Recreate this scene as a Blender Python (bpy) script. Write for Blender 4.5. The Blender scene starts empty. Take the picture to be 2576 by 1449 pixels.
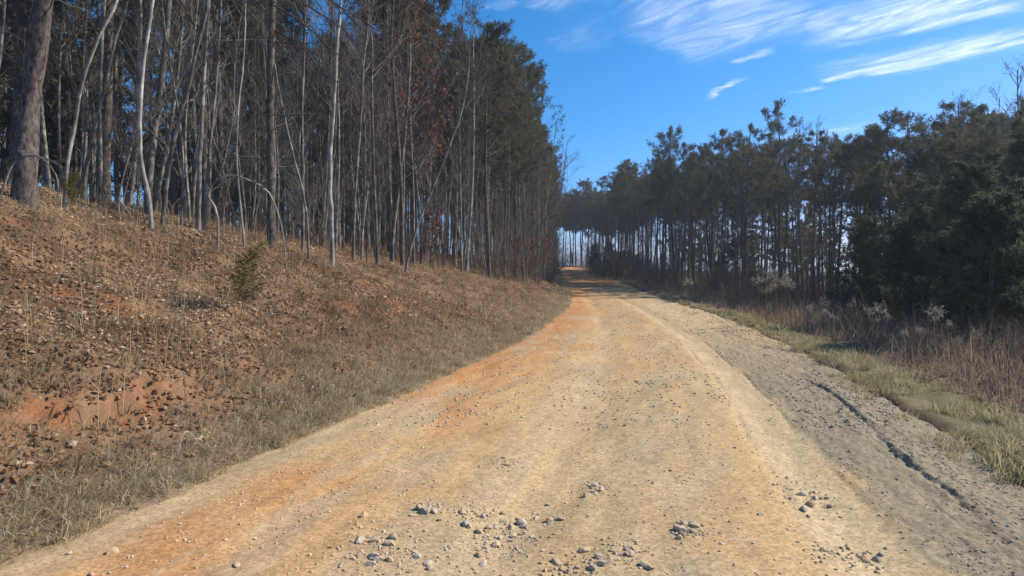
import bpy, math, random
import numpy as np
from mathutils import Vector

sc = bpy.context.scene
col = sc.collection
R = math.radians
rng = np.random.default_rng(7)
random.seed(7)

# ------------------------------------------------------------------ camera, sky, sun, exposure
CAM_H = 1.5            # metres above the road
F = 1535.0             # focal length in pixels of a 2576 px wide picture
CX, HY = 1288.0, 688.0 # principal column and horizon row in that picture

cam_d = bpy.data.cameras.new('camera')
cam = bpy.data.objects.new('camera', cam_d)
col.objects.link(cam)
cam.location = (0, 0, CAM_H)
cam.rotation_euler = (R(90), 0, 0)
cam_d.sensor_width = 36
cam_d.lens = 36 * F / 2576
cam_d.shift_y = -36.5 / 2576
cam_d.clip_start = 0.05
cam_d.clip_end = 6000
sc.camera = cam

FLARE_VEIL = 0.0009
SUN_EL, SUN_AZ = R(37), R(75)      # azimuth clockwise from +Y (the view direction)
sun_dir = Vector((math.sin(SUN_AZ) * math.cos(SUN_EL), math.cos(SUN_AZ) * math.cos(SUN_EL), math.sin(SUN_EL)))

world = bpy.data.worlds.new('World')
sc.world = world
world.use_nodes = True
nt = world.node_tree
nt.nodes.clear()
def N(tree, t, **kw):
    n = tree.nodes.new(t)
    for k, v in kw.items():
        setattr(n, k, v)
    return n
def L(tree, a, b):
    tree.links.new(a, b)
def wmath(op, a, b=None, c=None, clamp=False):
    n = N(nt, 'ShaderNodeMath', operation=op, use_clamp=clamp)
    for i, v in enumerate((a, b, c)):
        if v is None: continue
        if isinstance(v, (int, float)): n.inputs[i].default_value = v
        else: L(nt, v, n.inputs[i])
    return n.outputs[0]
sky = N(nt, 'ShaderNodeTexSky', sky_type='NISHITA')
sky.sun_disc = False
sky.sun_elevation = SUN_EL
sky.sun_rotation = SUN_AZ
sky.altitude = 680
sky.air_density = 1.0
sky.dust_density = 0.6
sky.ozone_density = 2.0
sepc = N(nt, 'ShaderNodeSeparateColor')
L(nt, sky.outputs[0], sepc.inputs[0])
sky_r = wmath('MINIMUM', wmath('MULTIPLY', wmath('POWER', sepc.outputs[0], 2.05), 0.105), wmath('MULTIPLY', sepc.outputs[0], 0.62))
tint = N(nt, 'ShaderNodeCombineColor')      # a deeper blue, as the camera shows it
L(nt, sky_r, tint.inputs[0])
L(nt, wmath('MULTIPLY', sepc.outputs[1], 0.74), tint.inputs[1])
L(nt, wmath('MULTIPLY', sepc.outputs[2], 1.15), tint.inputs[2])
def lay(a_, b_):   # photo pixel -> point of the cloud layer (direction / height)
    rz_ = (HY - b_) / F
    return (a_ - CX) / F / rz_, 1 / rz_
CLOUDS = []
for (p0, p1, wpx, op) in (((1980, 95), (2620, -40), 45, .95), ((1560, 40), (2120, -90), 75, .62), ((1640, 130), (2100, 10), 55, .62), ((2030, 190), (2640, 85), 20, .95),
                          ((2050, 207), (2290, 155), 8, .9), ((1780, 250), (1890, 192), 8, .75), ((1400, 118), (1600, 40), 34, .2), ((1330, 25), (1560, -40), 34, .32),
                          ((2240, 85), (2620, 0), 18, .85), ((2000, 240), (2090, 218), 6, .6), ((1840, 170), (1960, 130), 9, .5), ((1220, 30), (1300, -20), 25, .4), ((2480, 130), (2700, 70), 16, .9)):
    A_, B_ = lay(*p0), lay(*p1)
    mx_, my_ = (p0[0] + p1[0]) / 2, (p0[1] + p1[1]) / 2
    c0 = lay(mx_, my_ - wpx); c1 = lay(mx_, my_ + wpx)
    ln_ = math.hypot(B_[0] - A_[0], B_[1] - A_[1]); n_ = (-(B_[1] - A_[1]) / ln_, (B_[0] - A_[0]) / ln_)
    w_ = abs((c1[0] - c0[0]) * n_[0] + (c1[1] - c0[1]) * n_[1]) / 2
    CLOUDS.append((*A_, *B_, max(w_ * 1.3, .025), op * .9))
# cirrus: streaky noise on a flat cloud layer (direction / height)
tc = N(nt, 'ShaderNodeTexCoord')
sep = N(nt, 'ShaderNodeSeparateXYZ')
L(nt, tc.outputs['Generated'], sep.inputs[0])
zc = wmath('MAXIMUM', sep.outputs[2], 0.03)
px = wmath('DIVIDE', sep.outputs[0], zc)
py = wmath('DIVIDE', sep.outputs[1], zc)
comb = N(nt, 'ShaderNodeCombineXYZ')
L(nt, px, comb.inputs[0]); L(nt, py, comb.inputs[1])
rot = N(nt, 'ShaderNodeMapping', vector_type='POINT')
rot.inputs['Rotation'].default_value = (0, 0, R(52))
L(nt, comb.outputs[0], rot.inputs[0])
def streak(sx, sy, scale, detail, rough, dist, loc):
    m = N(nt, 'ShaderNodeMapping', vector_type='POINT')
    m.inputs['Scale'].default_value = (sx, sy, 1)
    m.inputs['Location'].default_value = loc
    L(nt, rot.outputs[0], m.inputs[0])
    n = N(nt, 'ShaderNodeTexNoise')
    n.inputs['Scale'].default_value = scale
    n.inputs['Detail'].default_value = detail
    n.inputs['Roughness'].default_value = rough
    n.inputs['Distortion'].default_value = dist
    L(nt, m.outputs[0], n.inputs['Vector'])
    return n.outputs['Fac']
big = streak(0.35, 0.9, 0.9, 2, 0.5, 0.0, (5.3, 2.1, 0))
fine = streak(0.5, 1.6, 3.4, 6, 0.68, 1.1, (1.2, 7.7, 0))
rip = streak(1.4, 2.2, 3.2, 3, 0.6, 0.0, (3.0, 0.4, 0))
def mrange(v, lo, hi, o0=0.0, o1=1.0, smooth=True):
    n = N(nt, 'ShaderNodeMapRange')
    if smooth: n.interpolation_type = 'SMOOTHSTEP'
    L(nt, v, n.inputs[0])
    for q, val in zip((1, 2, 3, 4), (lo, hi, o0, o1)): n.inputs[q].default_value = val
    return n.outputs[0]
fineS = mrange(fine, 0.34, 0.68)
ripS = mrange(rip, 0.3, 0.7, 0.35, 1.0)
cl = wmath('MULTIPLY', wmath('MULTIPLY', mrange(big, 0.60, 0.76), fineS), ripS)
# the long streaks and sheets of the cloud layer, laid out on that layer: end points, half width, opacity
wn = N(nt, 'ShaderNodeTexNoise'); wn.inputs['Scale'].default_value = 2.2; wn.inputs['Detail'].default_value = 4
wn.inputs['Roughness'].default_value = 0.6
L(nt, comb.outputs[0], wn.inputs['Vector'])
wsep = N(nt, 'ShaderNodeSeparateColor'); L(nt, wn.outputs['Color'], wsep.inputs[0])
lx = wmath('ADD', px, wmath('MULTIPLY', wmath('SUBTRACT', wsep.outputs[0], 0.5), 0.42))
ly = wmath('ADD', py, wmath('MULTIPLY', wmath('SUBTRACT', wsep.outputs[1], 0.5), 0.42))
for (ax_, ay_, bx_, by_, w_, op) in CLOUDS:
    ln_ = math.hypot(bx_ - ax_, by_ - ay_); ux, uy = (bx_ - ax_) / ln_, (by_ - ay_) / ln_
    dx = wmath('SUBTRACT', lx, ax_); dy = wmath('SUBTRACT', ly, ay_)
    t_ = wmath('DIVIDE', wmath('ADD', wmath('MULTIPLY', dx, ux), wmath('MULTIPLY', dy, uy)), ln_)
    d_ = wmath('DIVIDE', wmath('ABSOLUTE', wmath('SUBTRACT', wmath('MULTIPLY', dx, uy), wmath('MULTIPLY', dy, ux))), w_)
    m_ = wmath('MULTIPLY', wmath('MULTIPLY', mrange(d_, -0.1, 1.35, 1.0, 0.0), mrange(t_, -0.02, 0.22)), mrange(t_, 0.72, 1.05, 1.0, 0.0))
    m_ = wmath('MULTIPLY', m_, wmath('MULTIPLY', wmath('ADD', wmath('MULTIPLY', fineS, 0.8), wmath('MULTIPLY', ripS, 0.18)), op * 0.95))
    cl = wmath('MAXIMUM', cl, m_)
cl = wmath('MULTIPLY', cl, mrange(sep.outputs[2], 0.06, 0.2), clamp=True)
cmix = N(nt, 'ShaderNodeMix', data_type='RGBA')
L(nt, cl, cmix.inputs[0])
L(nt, tint.outputs[0], cmix.inputs[6])
cmix.inputs[7].default_value = (8.6, 8.8, 8.9, 1)
bg = N(nt, 'ShaderNodeBackground')
bg.inputs['Strength'].default_value = 0.13
L(nt, cmix.outputs[2], bg.inputs[0])
wo = N(nt, 'ShaderNodeOutputWorld')
L(nt, bg.outputs[0], wo.inputs[0])

sd = bpy.data.lights.new('sun', 'SUN')
sd.energy = 5.0
sd.angle = R(0.5)
sd.color = (1.0, 0.90, 0.74)
sun = bpy.data.objects.new('sun', sd)
col.objects.link(sun)
sun.rotation_euler = sun_dir.to_track_quat('Z', 'Y').to_euler()
sun.location = (20, 10, 30)

sc.view_settings.view_transform = 'Standard'
sc.view_settings.look = 'None'
sc.view_settings.exposure = 0.32
sc.view_settings.gamma = 1.0
world.cycles.sampling_method = 'MANUAL'
world.cycles.sample_map_resolution = 256
sc.cycles.max_bounces = 4
sc.cycles.diffuse_bounces = 2
sc.cycles.glossy_bounces = 1
sc.cycles.volume_bounces = 0
sc.cycles.transmission_bounces = 2
sc.cycles.transparent_max_bounces = 2
sc.cycles.caustics_reflective = False
sc.cycles.caustics_refractive = False

# ------------------------------------------------------------------ numpy helpers
_tab = np.random.default_rng(99).random((256, 256))
def vnoise(x, y, seed=0):
    x = np.asarray(x, float) + seed * 17.31; y = np.asarray(y, float) + seed * 9.77
    xi = np.floor(x).astype(int); yi = np.floor(y).astype(int)
    fx = x - xi; fy = y - yi
    fx = fx * fx * (3 - 2 * fx); fy = fy * fy * (3 - 2 * fy)
    g = lambda i, j: _tab[(i + seed * 7) & 255, (j + seed * 13) & 255]
    a = g(xi, yi); b = g(xi + 1, yi); c = g(xi, yi + 1); d = g(xi + 1, yi + 1)
    return (a * (1 - fx) + b * fx) * (1 - fy) + (c * (1 - fx) + d * fx) * fy
def fbm(x, y, octv=4, seed=0, gain=0.5):
    s = 0; amp = 1; tot = 0
    for o in range(octv):
        s = s + amp * vnoise(x * 2 ** o, y * 2 ** o, seed + o)
        tot += amp; amp *= gain
    return s / tot
def sstep(a, b, x):
    t = np.clip((np.asarray(x, float) - a) / (b - a), 0, 1)
    return t * t * (3 - 2 * t)
def herm(xs, ys):
    xs = np.array(xs, float); ys = np.array(ys, float)
    m = np.gradient(ys, xs)
    def f(x):
        x = np.clip(np.asarray(x, float), xs[0], xs[-1])
        i = np.clip(np.searchsorted(xs, x, side='right') - 1, 0, len(xs) - 2)
        h = xs[i + 1] - xs[i]; t = (x - xs[i]) / h
        return ((2*t**3-3*t**2+1) * ys[i] + (t**3-2*t**2+t) * h * m[i]
                + (-2*t**3+3*t**2) * ys[i+1] + (t**3-t**2) * h * m[i+1])
    return f

# ------------------------------------------------------------------ the lie of the land
cx_f = herm([-60, -20, 0, 3.8, 7.75, 15, 22.6, 40, 53, 77, 94, 104, 113, 122, 160, 3000],
            [-17, -6, -0.5, 0.52, 1.62, 3.35, 4.65, 6.5, 7.5, 8.9, 9.2, 8.2, 4.6, -1.5, -32, -2500])
zr_f = herm([-60, 0, 20, 36, 53, 77, 96, 108, 125, 160, 300, 3000],
            [0, 0, 0, 0.02, 0.5, 1.35, 2.35, 2.7, 2.3, -1, -14, -70])
hw_f = lambda y: np.interp(y, [0, 25, 50, 100, 3000], [2.85, 2.8, 2.55, 2.45, 2.4])
B_t = [0, .35, .8, 1.5, 3, 5, 7, 8.5, 10, 30, 80, 300]
B_z = [0, .01, .12, .42, 1.08, 1.9, 2.6, 2.95, 3.15, 5.3, 9.5, 11]
R_t = [0, .7, 1.3, 3, 8, 25, 80, 300]
R_z = [0, -.01, -.07, -.28, -.62, -.95, -3, -10]
k_f = lambda y: np.interp(y, [-20, 10, 20, 45, 75, 100, 3000], [1.05, 1.03, .84, .84, .55, .35, .3])
def lateral(x, y):
    th = (cx_f(np.asarray(y, float) + .5) - cx_f(np.asarray(y, float) - .5))
    return (x - cx_f(y)) / np.sqrt(1 + th * th)
def surf(x, y):
    """height of the finished surface (road and ground alike)"""
    x = np.asarray(x, float); y = np.asarray(y, float)
    lat = lateral(x, y); hw = hw_f(y)
    tl = -lat - hw; tr = lat - hw
    z = zr_f(y)
    z = z + np.where(tl > 0, k_f(y) * np.interp(tl, B_t, B_z), 0)
    z = z + np.where(tr > 0, np.interp(tr, R_t, R_z), 0)
    off = np.maximum(np.maximum(tl, tr), 0)
    z = z + sstep(.2, 3, off) * (fbm(x * .55, y * .55, 3, 3) - .5) * .45
    z = z + sstep(0, 1, off) * (fbm(x * 2.2, y * 2.2, 3, 5) - .5) * .16
    z = z + sstep(60, 400, np.hypot(x, y)) * (fbm(x * .01, y * .01, 3, 8) - .5) * 12
    # small eroded ledge of red clay low on the bank
    tw = 1.22 + (fbm(y * 2.4, y * 0 + 3, 3, 11) - .5) * .5
    z = z + .13 * sstep(-.012, .022, tl - tw) * sstep(3.2, 3.8, y) * (1 - sstep(5.4, 6.1, y)) * (1 - sstep(.2, 1.3, tl - tw))
    rough_e = (fbm(y * 11, tl * 7, 3, 13, .7) - .5) * .09
    z = z - .085 * np.exp(-((tl - tw + rough_e) / .02) ** 2) * sstep(3.2, 3.8, y) * (1 - sstep(5.4, 6.1, y)) * sstep(.3, .5, fbm(y * 2.1, y * 0 + 9, 3, 15))
    return z
track_f = lambda y: np.interp(y, [0, 3, 8.5, 20, 40, 110], [1.6, 1.5, 1.22, .5, .1, 0])
def road_rel(lat, y):
    """relief of the packed dirt: wheel ruts, graded windrow, washboard and clods"""
    w = track_f(y) + (fbm(y * .5, y * 0 + 1, 2, 21) - .5) * .12
    e = lambda c, w_: np.exp(-((lat - c) / w_) ** 2)
    z = -.034 * e(w, .24) - .03 * e(w - 1.9, .3) + .012 * e(w - .95, .5)
    z = z - .014 * (e(w + .24, .025) + e(w - .22, .03)) * sstep(.35, .6, fbm(y * 1.1, lat * .5, 3, 27))
    edge = 2.3 + (fbm(y * .9, y * 0 + 3, 2, 23) - .5) * .2 + (fbm(y * 9, lat * 6, 4, 24, .7) - .5) * .09
    on = sstep(3.2, 4.2, y) * (1 - sstep(8.2, 9.2, y)) * (.5 + .5 * sstep(.3, .6, fbm(y * 1.6, lat * 3 + 5, 4, 29)))
    z = z + on * (.022 * sstep(-.015, .03, lat - edge) * (1 - sstep(.05, .35, lat - edge)) - .019 * np.exp(-((lat - edge + .02) / .024) ** 2))
    smooth = 1 - .9 * e(w, .24)
    rough = (.10 + .9 * sstep(.12, .4, lat - w) * (1 - sstep(10, 30, y) * .7)) * smooth
    z = z + rough * (fbm(lat * 17, y * 17, 3, 31, .65) - .5) * .038
    z = z + (fbm(lat * 4, y * 1.3, 3, 33) - .5) * .03 + (fbm(lat * 26, y * 20, 2, 35) - .5) * .005 * smooth
    z = z + (fbm(lat * 1.1, y * .8, 2, 37) - .5) * .05
    return z
def road_z(x, y):
    return zr_f(y) + road_rel(lateral(x, y), y)
def ground_z(x, y):
    x = np.asarray(x, float); y = np.asarray(y, float)
    lat = lateral(x, y); hw = hw_f(y)
    ragged = (fbm(x * 1.3, y * 1.3, 4, 41) - .5) * .7
    inside = 1 - sstep(-.28, .1, np.abs(lat) - hw + ragged)
    return surf(x, y) - .16 * inside + .03 * (1 - inside)
def top_z(x, y):
    x = np.asarray(x, float); y = np.asarray(y, float)
    lat = np.abs(lateral(x, y))
    return np.where(lat < hw_f(y) + .4, np.maximum(ground_z(x, y), road_z(x, y)), ground_z(x, y))
def ray(px_, py_):
    return ((px_ - CX) / F, (HY - py_) / F)
def at(px_, py_, d):
    """point seen at that pixel, at distance d ahead"""
    rx, rz = ray(px_, py_)
    return np.array([rx * d, d, CAM_H + rz * d])
def hit(px_, py_, far=120):
    """first point of the land on the ray through a pixel"""
    rx, rz = ray(px_, py_)
    d = np.geomspace(1.5, far, 3000)
    below = (CAM_H + rz * d) <= top_z(rx * d, d)
    i = int(np.argmax(below)) if below.any() else len(d) - 1
    return np.array([rx * d[i], d[i], float(top_z(rx * d[i], d[i]))])

# ------------------------------------------------------------------ meshes
class Geo:
    def __init__(s):
        s.V = []; s.T = []; s.A = []; s.M = []; s.n = 0
    def add(s, V, T, a=0.5, mat=0):
        V = np.asarray(V, float).reshape(-1, 3); T = np.asarray(T, int).reshape(-1, 3)
        s.V.append(V); s.T.append(T + s.n)
        s.A.append(np.broadcast_to(np.asarray(a, float), (len(V),)).copy())
        s.M.append(np.full(len(T), mat, int)); s.n += len(V)
    def arrays(s):
        return np.concatenate(s.V), np.concatenate(s.T), np.concatenate(s.A), np.concatenate(s.M)
    def mesh(s, name, mats, smooth=True):
        V, T, A, M = s.arrays()
        return make_mesh(name, V, T, mats, A, M, smooth)
def sub_mesh(g, name, mi, m):
    """the faces of one material as a mesh of their own"""
    V, T, A, M = g.arrays(); T = T[M == mi]
    used, inv = np.unique(T.ravel(), return_inverse=True)
    return make_mesh(name, V[used], inv.reshape(-1, 3), [m], A[used])
def make_mesh(name, V, T, mats, A=None, M=None, smooth=True, C=None, uv=None):
    me = bpy.data.meshes.new(name)
    k = T.shape[1]
    me.vertices.add(len(V)); me.vertices.foreach_set('co', np.ascontiguousarray(V, dtype=np.float32).ravel())
    me.loops.add(len(T) * k); me.loops.foreach_set('vertex_index', np.ascontiguousarray(T, dtype=np.int32).ravel())
    me.polygons.add(len(T)); me.polygons.foreach_set('loop_start', np.arange(0, len(T) * k, k, dtype=np.int32))
    for m in mats: me.materials.append(m)
    if M is not None and len(mats) > 1: me.polygons.foreach_set('material_index', M.astype(np.int32))
    me.polygons.foreach_set('use_smooth', np.full(len(T), smooth))
    if A is not None:
        at_ = me.attributes.new('rnd', 'FLOAT', 'POINT'); at_.data.foreach_set('value', A.astype(np.float32))
    if C is not None:
        ca = me.attributes.new('tone', 'FLOAT_COLOR', 'POINT')
        c4 = np.ones((len(V), 4), np.float32); c4[:, :3] = C; ca.data.foreach_set('color', c4.ravel())
    me.update(calc_edges=True)
    return me
def link(name, me, parent=None, loc=None):
    o = bpy.data.objects.new(name, me); col.objects.link(o)
    if parent is not None: o.parent = parent
    if loc is not None: o.location = loc
    return o
def tag(o, label=None, cat=None, group=None, kind=None):
    if label: o['label'] = label
    if cat: o['category'] = cat
    if group: o['group'] = group
    if kind: o['kind'] = kind
    return o
def unit(v):
    return v / np.maximum(np.linalg.norm(v, axis=-1, keepdims=True), 1e-9)
def tubes(g, P, Rr, sides, a=0.5, mat=0):
    """M tubes at once: P [M,N,3], R [M,N]"""
    P = np.asarray(P, float); Rr = np.asarray(Rr, float)
    M, n, _ = P.shape
    if M == 0: return
    T = np.gradient(P, axis=1); T = unit(T)
    ax = unit(P[:, -1] - P[:, 0])
    ref = np.where(np.abs(ax[:, 2:3]) < .8, np.array([[0, 0, 1.]]), np.array([[1., 0, 0]]))
    U = unit(np.cross(T, ref[:, None, :])); W = np.cross(T, U)
    an = np.arange(sides) / sides * 2 * math.pi
    V = P[:, :, None, :] + Rr[:, :, None, None] * (np.cos(an)[None, None, :, None] * U[:, :, None, :] + np.sin(an)[None, None, :, None] * W[:, :, None, :])
    idx = np.arange(M * n * sides).reshape(M, n, sides)
    i0 = idx[:, :-1, :]; i1 = idx[:, 1:, :]
    j0 = np.roll(i0, -1, 2); j1 = np.roll(i1, -1, 2)
    q = np.stack([np.stack([i0, j0, j1], -1), np.stack([i0, j1, i1], -1)], 3).reshape(-1, 3)
    av = np.broadcast_to(np.asarray(a, float).reshape(-1, 1, 1) if np.ndim(a) else a, (M, n, sides)).ravel()
    g.add(V.reshape(-1, 3), q, av, mat)
def grow(pos, d, length, r0, n, up=.15, jit=.12, tip=.2, rg=rng):
    M = len(pos); d = unit(d); P = [pos]
    for i in range(n - 1):
        d = unit(d + rg.normal(0, jit, (M, 3)) + np.array([0, 0, up / (n - 1)]))
        P.append(P[-1] + d * (length / (n - 1))[:, None])
    P = np.stack(P, 1)
    Rr = r0[:, None] * (1 - (1 - tip) * np.linspace(0, 1, n)[None, :])
    return P, Rr
def side(P, Rr, per, t0, t1, ang, rg=rng):
    """start points and directions of shoots along parent polylines"""
    M, n, _ = P.shape
    t = rg.uniform(t0, t1, (M, per)); f = t * (n - 1); i = np.minimum(f.astype(int), n - 2); f = (f - i)[..., None]
    m = np.arange(M)[:, None]
    pos = P[m, i] * (1 - f) + P[m, i + 1] * f
    rad = Rr[m, i] * (1 - f[..., 0]) + Rr[m, i + 1] * f[..., 0]
    T = unit(P[m, i + 1] - P[m, i])
    rnd = unit(np.cross(T, rg.normal(0, 1, T.shape)))
    A = rg.uniform(ang[0], ang[1], (M, per, 1))
    d = T * np.cos(A) + rnd * np.sin(A)
    return pos.reshape(-1, 3), d.reshape(-1, 3), rad.ravel(), t.ravel(), np.repeat(np.arange(M), per)

# ------------------------------------------------------------------ materials
def mat(name):
    m = bpy.data.materials.new(name); m.use_nodes = True
    t = m.node_tree; t.nodes.clear()
    return m, t
def finish(t, shader):
    o = N(t, 'ShaderNodeOutputMaterial'); L(t, shader, o.inputs[0])
def ramp(t, fac, stops):
    r = N(t, 'ShaderNodeValToRGB')
    e = r.color_ramp.elements
    while len(e) < len(stops): e.new(0.5)
    for el, (p, c_) in zip(e, stops): el.position = p; el.color = (*c_, 1)
    L(t, fac, r.inputs[0]); return r.outputs[0]
def noise(t, vec, scale, detail=4, rough=.55):
    n = N(t, 'ShaderNodeTexNoise'); n.inputs['Scale'].default_value = scale
    n.inputs['Detail'].default_value = detail; n.inputs['Roughness'].default_value = rough
    if vec is not None: L(t, vec, n.inputs['Vector'])
    return n.outputs['Fac']
def mulc(t, c_, fac, lo, hi):
    m = N(t, 'ShaderNodeMapRange'); m.inputs[1].default_value = .25; m.inputs[2].default_value = .75
    m.inputs[3].default_value = lo; m.inputs[4].default_value = hi; L(t, fac, m.inputs[0])
    x = N(t, 'ShaderNodeMix', data_type='RGBA', blend_type='MULTIPLY'); x.inputs[0].default_value = 1
    L(t, c_, x.inputs[6]); L(t, m.outputs[0], x.inputs[7]); return x.outputs[2]
def bump(t, h, strength, dist):
    b_ = N(t, 'ShaderNodeBump'); b_.inputs['Strength'].default_value = strength; b_.inputs['Distance'].default_value = dist
    L(t, h, b_.inputs['Height']); return b_.outputs[0]
def bsdf(t, c_, rough=.9, normal=None, spec=.15):
    p = N(t, 'ShaderNodeBsdfPrincipled'); p.inputs['Roughness'].default_value = rough
    p.inputs['Specular IOR Level'].default_value = spec
    L(t, c_, p.inputs['Base Color'])
    if normal is not None: L(t, normal, p.inputs['Normal'])
    return p.outputs[0]
def m_soil(name, s1, s2, amt, bs=.7, cell=1.0):
    m, t = mat(name)
    a_ = N(t, 'ShaderNodeAttribute'); a_.attribute_name = 'tone'
    tcx = N(t, 'ShaderNodeTexCoord').outputs['Object']
    n1 = noise(t, tcx, s1, 6, .65); n2 = noise(t, tcx, s2, 4, .6)
    c_ = mulc(t, mulc(t, a_.outputs['Color'], n1, 1 - amt, 1 + amt), n2, 1 - amt, 1 + amt)
    v = N(t, 'ShaderNodeTexVoronoi'); v.inputs['Scale'].default_value = s2 * .55; L(t, tcx, v.inputs['Vector'])
    vs = N(t, 'ShaderNodeSeparateColor'); L(t, v.outputs['Color'], vs.inputs[0])
    c_ = mulc(t, c_, vs.outputs[0], 1 - amt * cell, 1 + amt * cell)
    finish(t, bsdf(t, c_, .95, bump(t, n2, bs, .012), .08)); return m
M_road = m_soil('packed_dirt', 11, 110, .17, .35)
M_ground = m_soil('soil', 6, 90, .25, .7, .3)
def m_leafy(name, stops, trans=.25, rough=.8):
    m, t = mat(name)
    a_ = N(t, 'ShaderNodeAttribute'); a_.attribute_name = 'rnd'
    c_ = ramp(t, a_.outputs['Fac'], stops)
    p = bsdf(t, c_, rough, None, .12)
    tr = N(t, 'ShaderNodeBsdfTranslucent'); L(t, c_, tr.inputs[0])
    mx = N(t, 'ShaderNodeMixShader'); mx.inputs[0].default_value = trans
    L(t, p, mx.inputs[1]); L(t, tr.outputs[0], mx.inputs[2]); finish(t, mx.outputs[0]); return m
M_leaf = m_leafy('dead_leaves', [(0, (.13, .07, .04)), (.35, (.235, .132, .072)), (.65, (.35, .215, .12)), (.88, (.46, .32, .20)), (1, (.58, .45, .32))], .25)
M_red = m_leafy('russet_leaves', [(0, (.09, .03, .018)), (.6, (.20, .075, .04)), (1, (.33, .17, .09))], .3)
M_grass = m_leafy('dry_grass', [(0, (.13, .085, .05)), (.4, (.30, .21, .12)), (.75, (.47, .37, .22)), (1, (.60, .52, .34))], .42)
M_green = m_leafy('verge_grass', [(0, (.10, .095, .04)), (.45, (.22, .20, .09)), (.75, (.40, .345, .19)), (1, (.56, .49, .29))], .42)
M_stem = m_leafy('dead_stems', [(0, (.14, .088, .058)), (.5, (.27, .185, .125)), (.8, (.44, .34, .23)), (1, (.54, .45, .33))], .4)
M_need = m_leafy('pine_needles', [(0, (.060, .063, .040)), (.45, (.10, .102, .058)), (.8, (.15, .13, .072)), (1, (.21, .145, .085))], .45, .6)
M_cedar = m_leafy('cedar_foliage', [(0, (.06, .08, .048)), (.6, (.10, .12, .066)), (1, (.16, .155, .085))], .4, .65)
M_seed = m_leafy('seed_fluff', [(0, (.26, .22, .17)), (1, (.46, .41, .34))], .3)
def m_bark(name, lo, hi, sc_, stretch, patch=None):
    m, t = mat(name)
    tcx = N(t, 'ShaderNodeTexCoord').outputs['Object']
    oi = N(t, 'ShaderNodeObjectInfo')
    mp = N(t, 'ShaderNodeMapping'); mp.inputs['Scale'].default_value = (1, 1, stretch); L(t, tcx, mp.inputs[0])
    n1 = noise(t, mp.outputs[0], sc_, 6, .7)
    n0 = noise(t, tcx, sc_ * .25, 3, .6)
    c_ = mulc(t, ramp(t, n1, [(.36, lo), (.64, hi)]), n0, .65, 1.2)
    if patch:
        n2 = noise(t, tcx, 3.0, 3, .6)
        mx = N(t, 'ShaderNodeMix', data_type='RGBA')
        mr = N(t, 'ShaderNodeMapRange'); mr.inputs[1].default_value = .5; mr.inputs[2].default_value = .6; L(t, n2, mr.inputs[0])
        L(t, mr.outputs[0], mx.inputs[0]); L(t, c_, mx.inputs[6]); mx.inputs[7].default_value = (*patch, 1); c_ = mx.outputs[2]
    mr2 = N(t, 'ShaderNodeMapRange'); mr2.inputs[3].default_value = .7; mr2.inputs[4].default_value = 1.3; L(t, oi.outputs['Random'], mr2.inputs[0])
    x = N(t, 'ShaderNodeMix', data_type='RGBA', blend_type='MULTIPLY'); x.inputs[0].default_value = 1
    L(t, c_, x.inputs[6]); L(t, mr2.outputs[0], x.inputs[7])
    finish(t, bsdf(t, x.outputs[2], .9, bump(t, n1, .9, .03), .1)); return m
M_pbark = m_bark('pine_bark', (.045, .037, .032), (.24, .20, .175), 17, .4)
M_gbark = m_bark('grey_bark', (.09, .078, .066), (.25, .225, .2), 10, .25, (.29, .275, .245))
M_pale = m_bark('pale_bark', (.17, .15, .13), (.38, .35, .31), 8, .3, (.45, .42, .38))
M_twig = m_bark('twig_bark', (.10, .085, .075), (.22, .19, .165), 6, .3)
M_brush = m_bark('brush_bark', (.11, .07, .055), (.24, .17, .14), 6, .3)
def m_stone(name):
    m, t = mat(name)
    tcx = N(t, 'ShaderNodeTexCoord').outputs['Object']
    oi = N(t, 'ShaderNodeObjectInfo'); at2 = N(t, 'ShaderNodeAttribute'); at2.attribute_name = 'rnd'
    ad = N(t, 'ShaderNodeMath', operation='ADD'); L(t, oi.outputs['Random'], ad.inputs[0]); L(t, at2.outputs['Fac'], ad.inputs[1])
    fr = N(t, 'ShaderNodeMath', operation='FRACT'); L(t, ad.outputs[0], fr.inputs[0])
    c_ = ramp(t, fr.outputs[0], [(0, (.46, .35, .23)), (.3, (.56, .43, .28)), (.55, (.58, .39, .22)), (.8, (.64, .53, .38)), (1, (.52, .45, .35))])
    n1 = noise(t, tcx, 45, 4, .6)
    finish(t, bsdf(t, mulc(t, c_, n1, .75, 1.2), .9, bump(t, n1, .5, .006), .1)); return m
M_stone = m_stone('weathered_stone')

# ------------------------------------------------------------------ ground and road
def axis_grow(a0, a1, f):
    out = [a0]
    while out[-1] < a1: out.append(out[-1] + f(out[-1]))
    return np.array(out)
ys = np.concatenate([[-60, -40, -28, -20, -14, -10, -7, -5, -3.5, -2.4, -1.5, -.8, -.2, .3, .8, 1.2, 1.6],
                     axis_grow(2.0, 110, lambda v: max(.042, .011 * v)), np.geomspace(118, 2900, 34)])
ul = -axis_grow(2.3, 11.5, lambda v: .016 if 3.75 < v < 4.5 else .05 if v < 6 else .09)[::-1]
ur = axis_grow(2.3, 9, lambda v: .07)
us = np.concatenate([-np.geomspace(12, 2500, 44)[::-1], ul, np.linspace(-2, 2, 9), ur, np.geomspace(9.6, 2500, 46)])
Y, U = np.meshgrid(ys, us, indexing='ij')
X = cx_f(Y) + U
Z = ground_z(X, Y)
lat = lateral(X, Y); tl = -lat - hw_f(Y); tr = lat - hw_f(Y)
def mixc(c0, c1, f): return c0 * (1 - f[..., None]) + np.array(c1) * f[..., None]
CLAY = [(hit(a_, b_), r_) for a_, b_, r_ in ((1000, 775, .8), (985, 800, .5), (870, 770, .35), (620, 915, .2), (1165, 790, .4), (60, 560, .3))]
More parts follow.
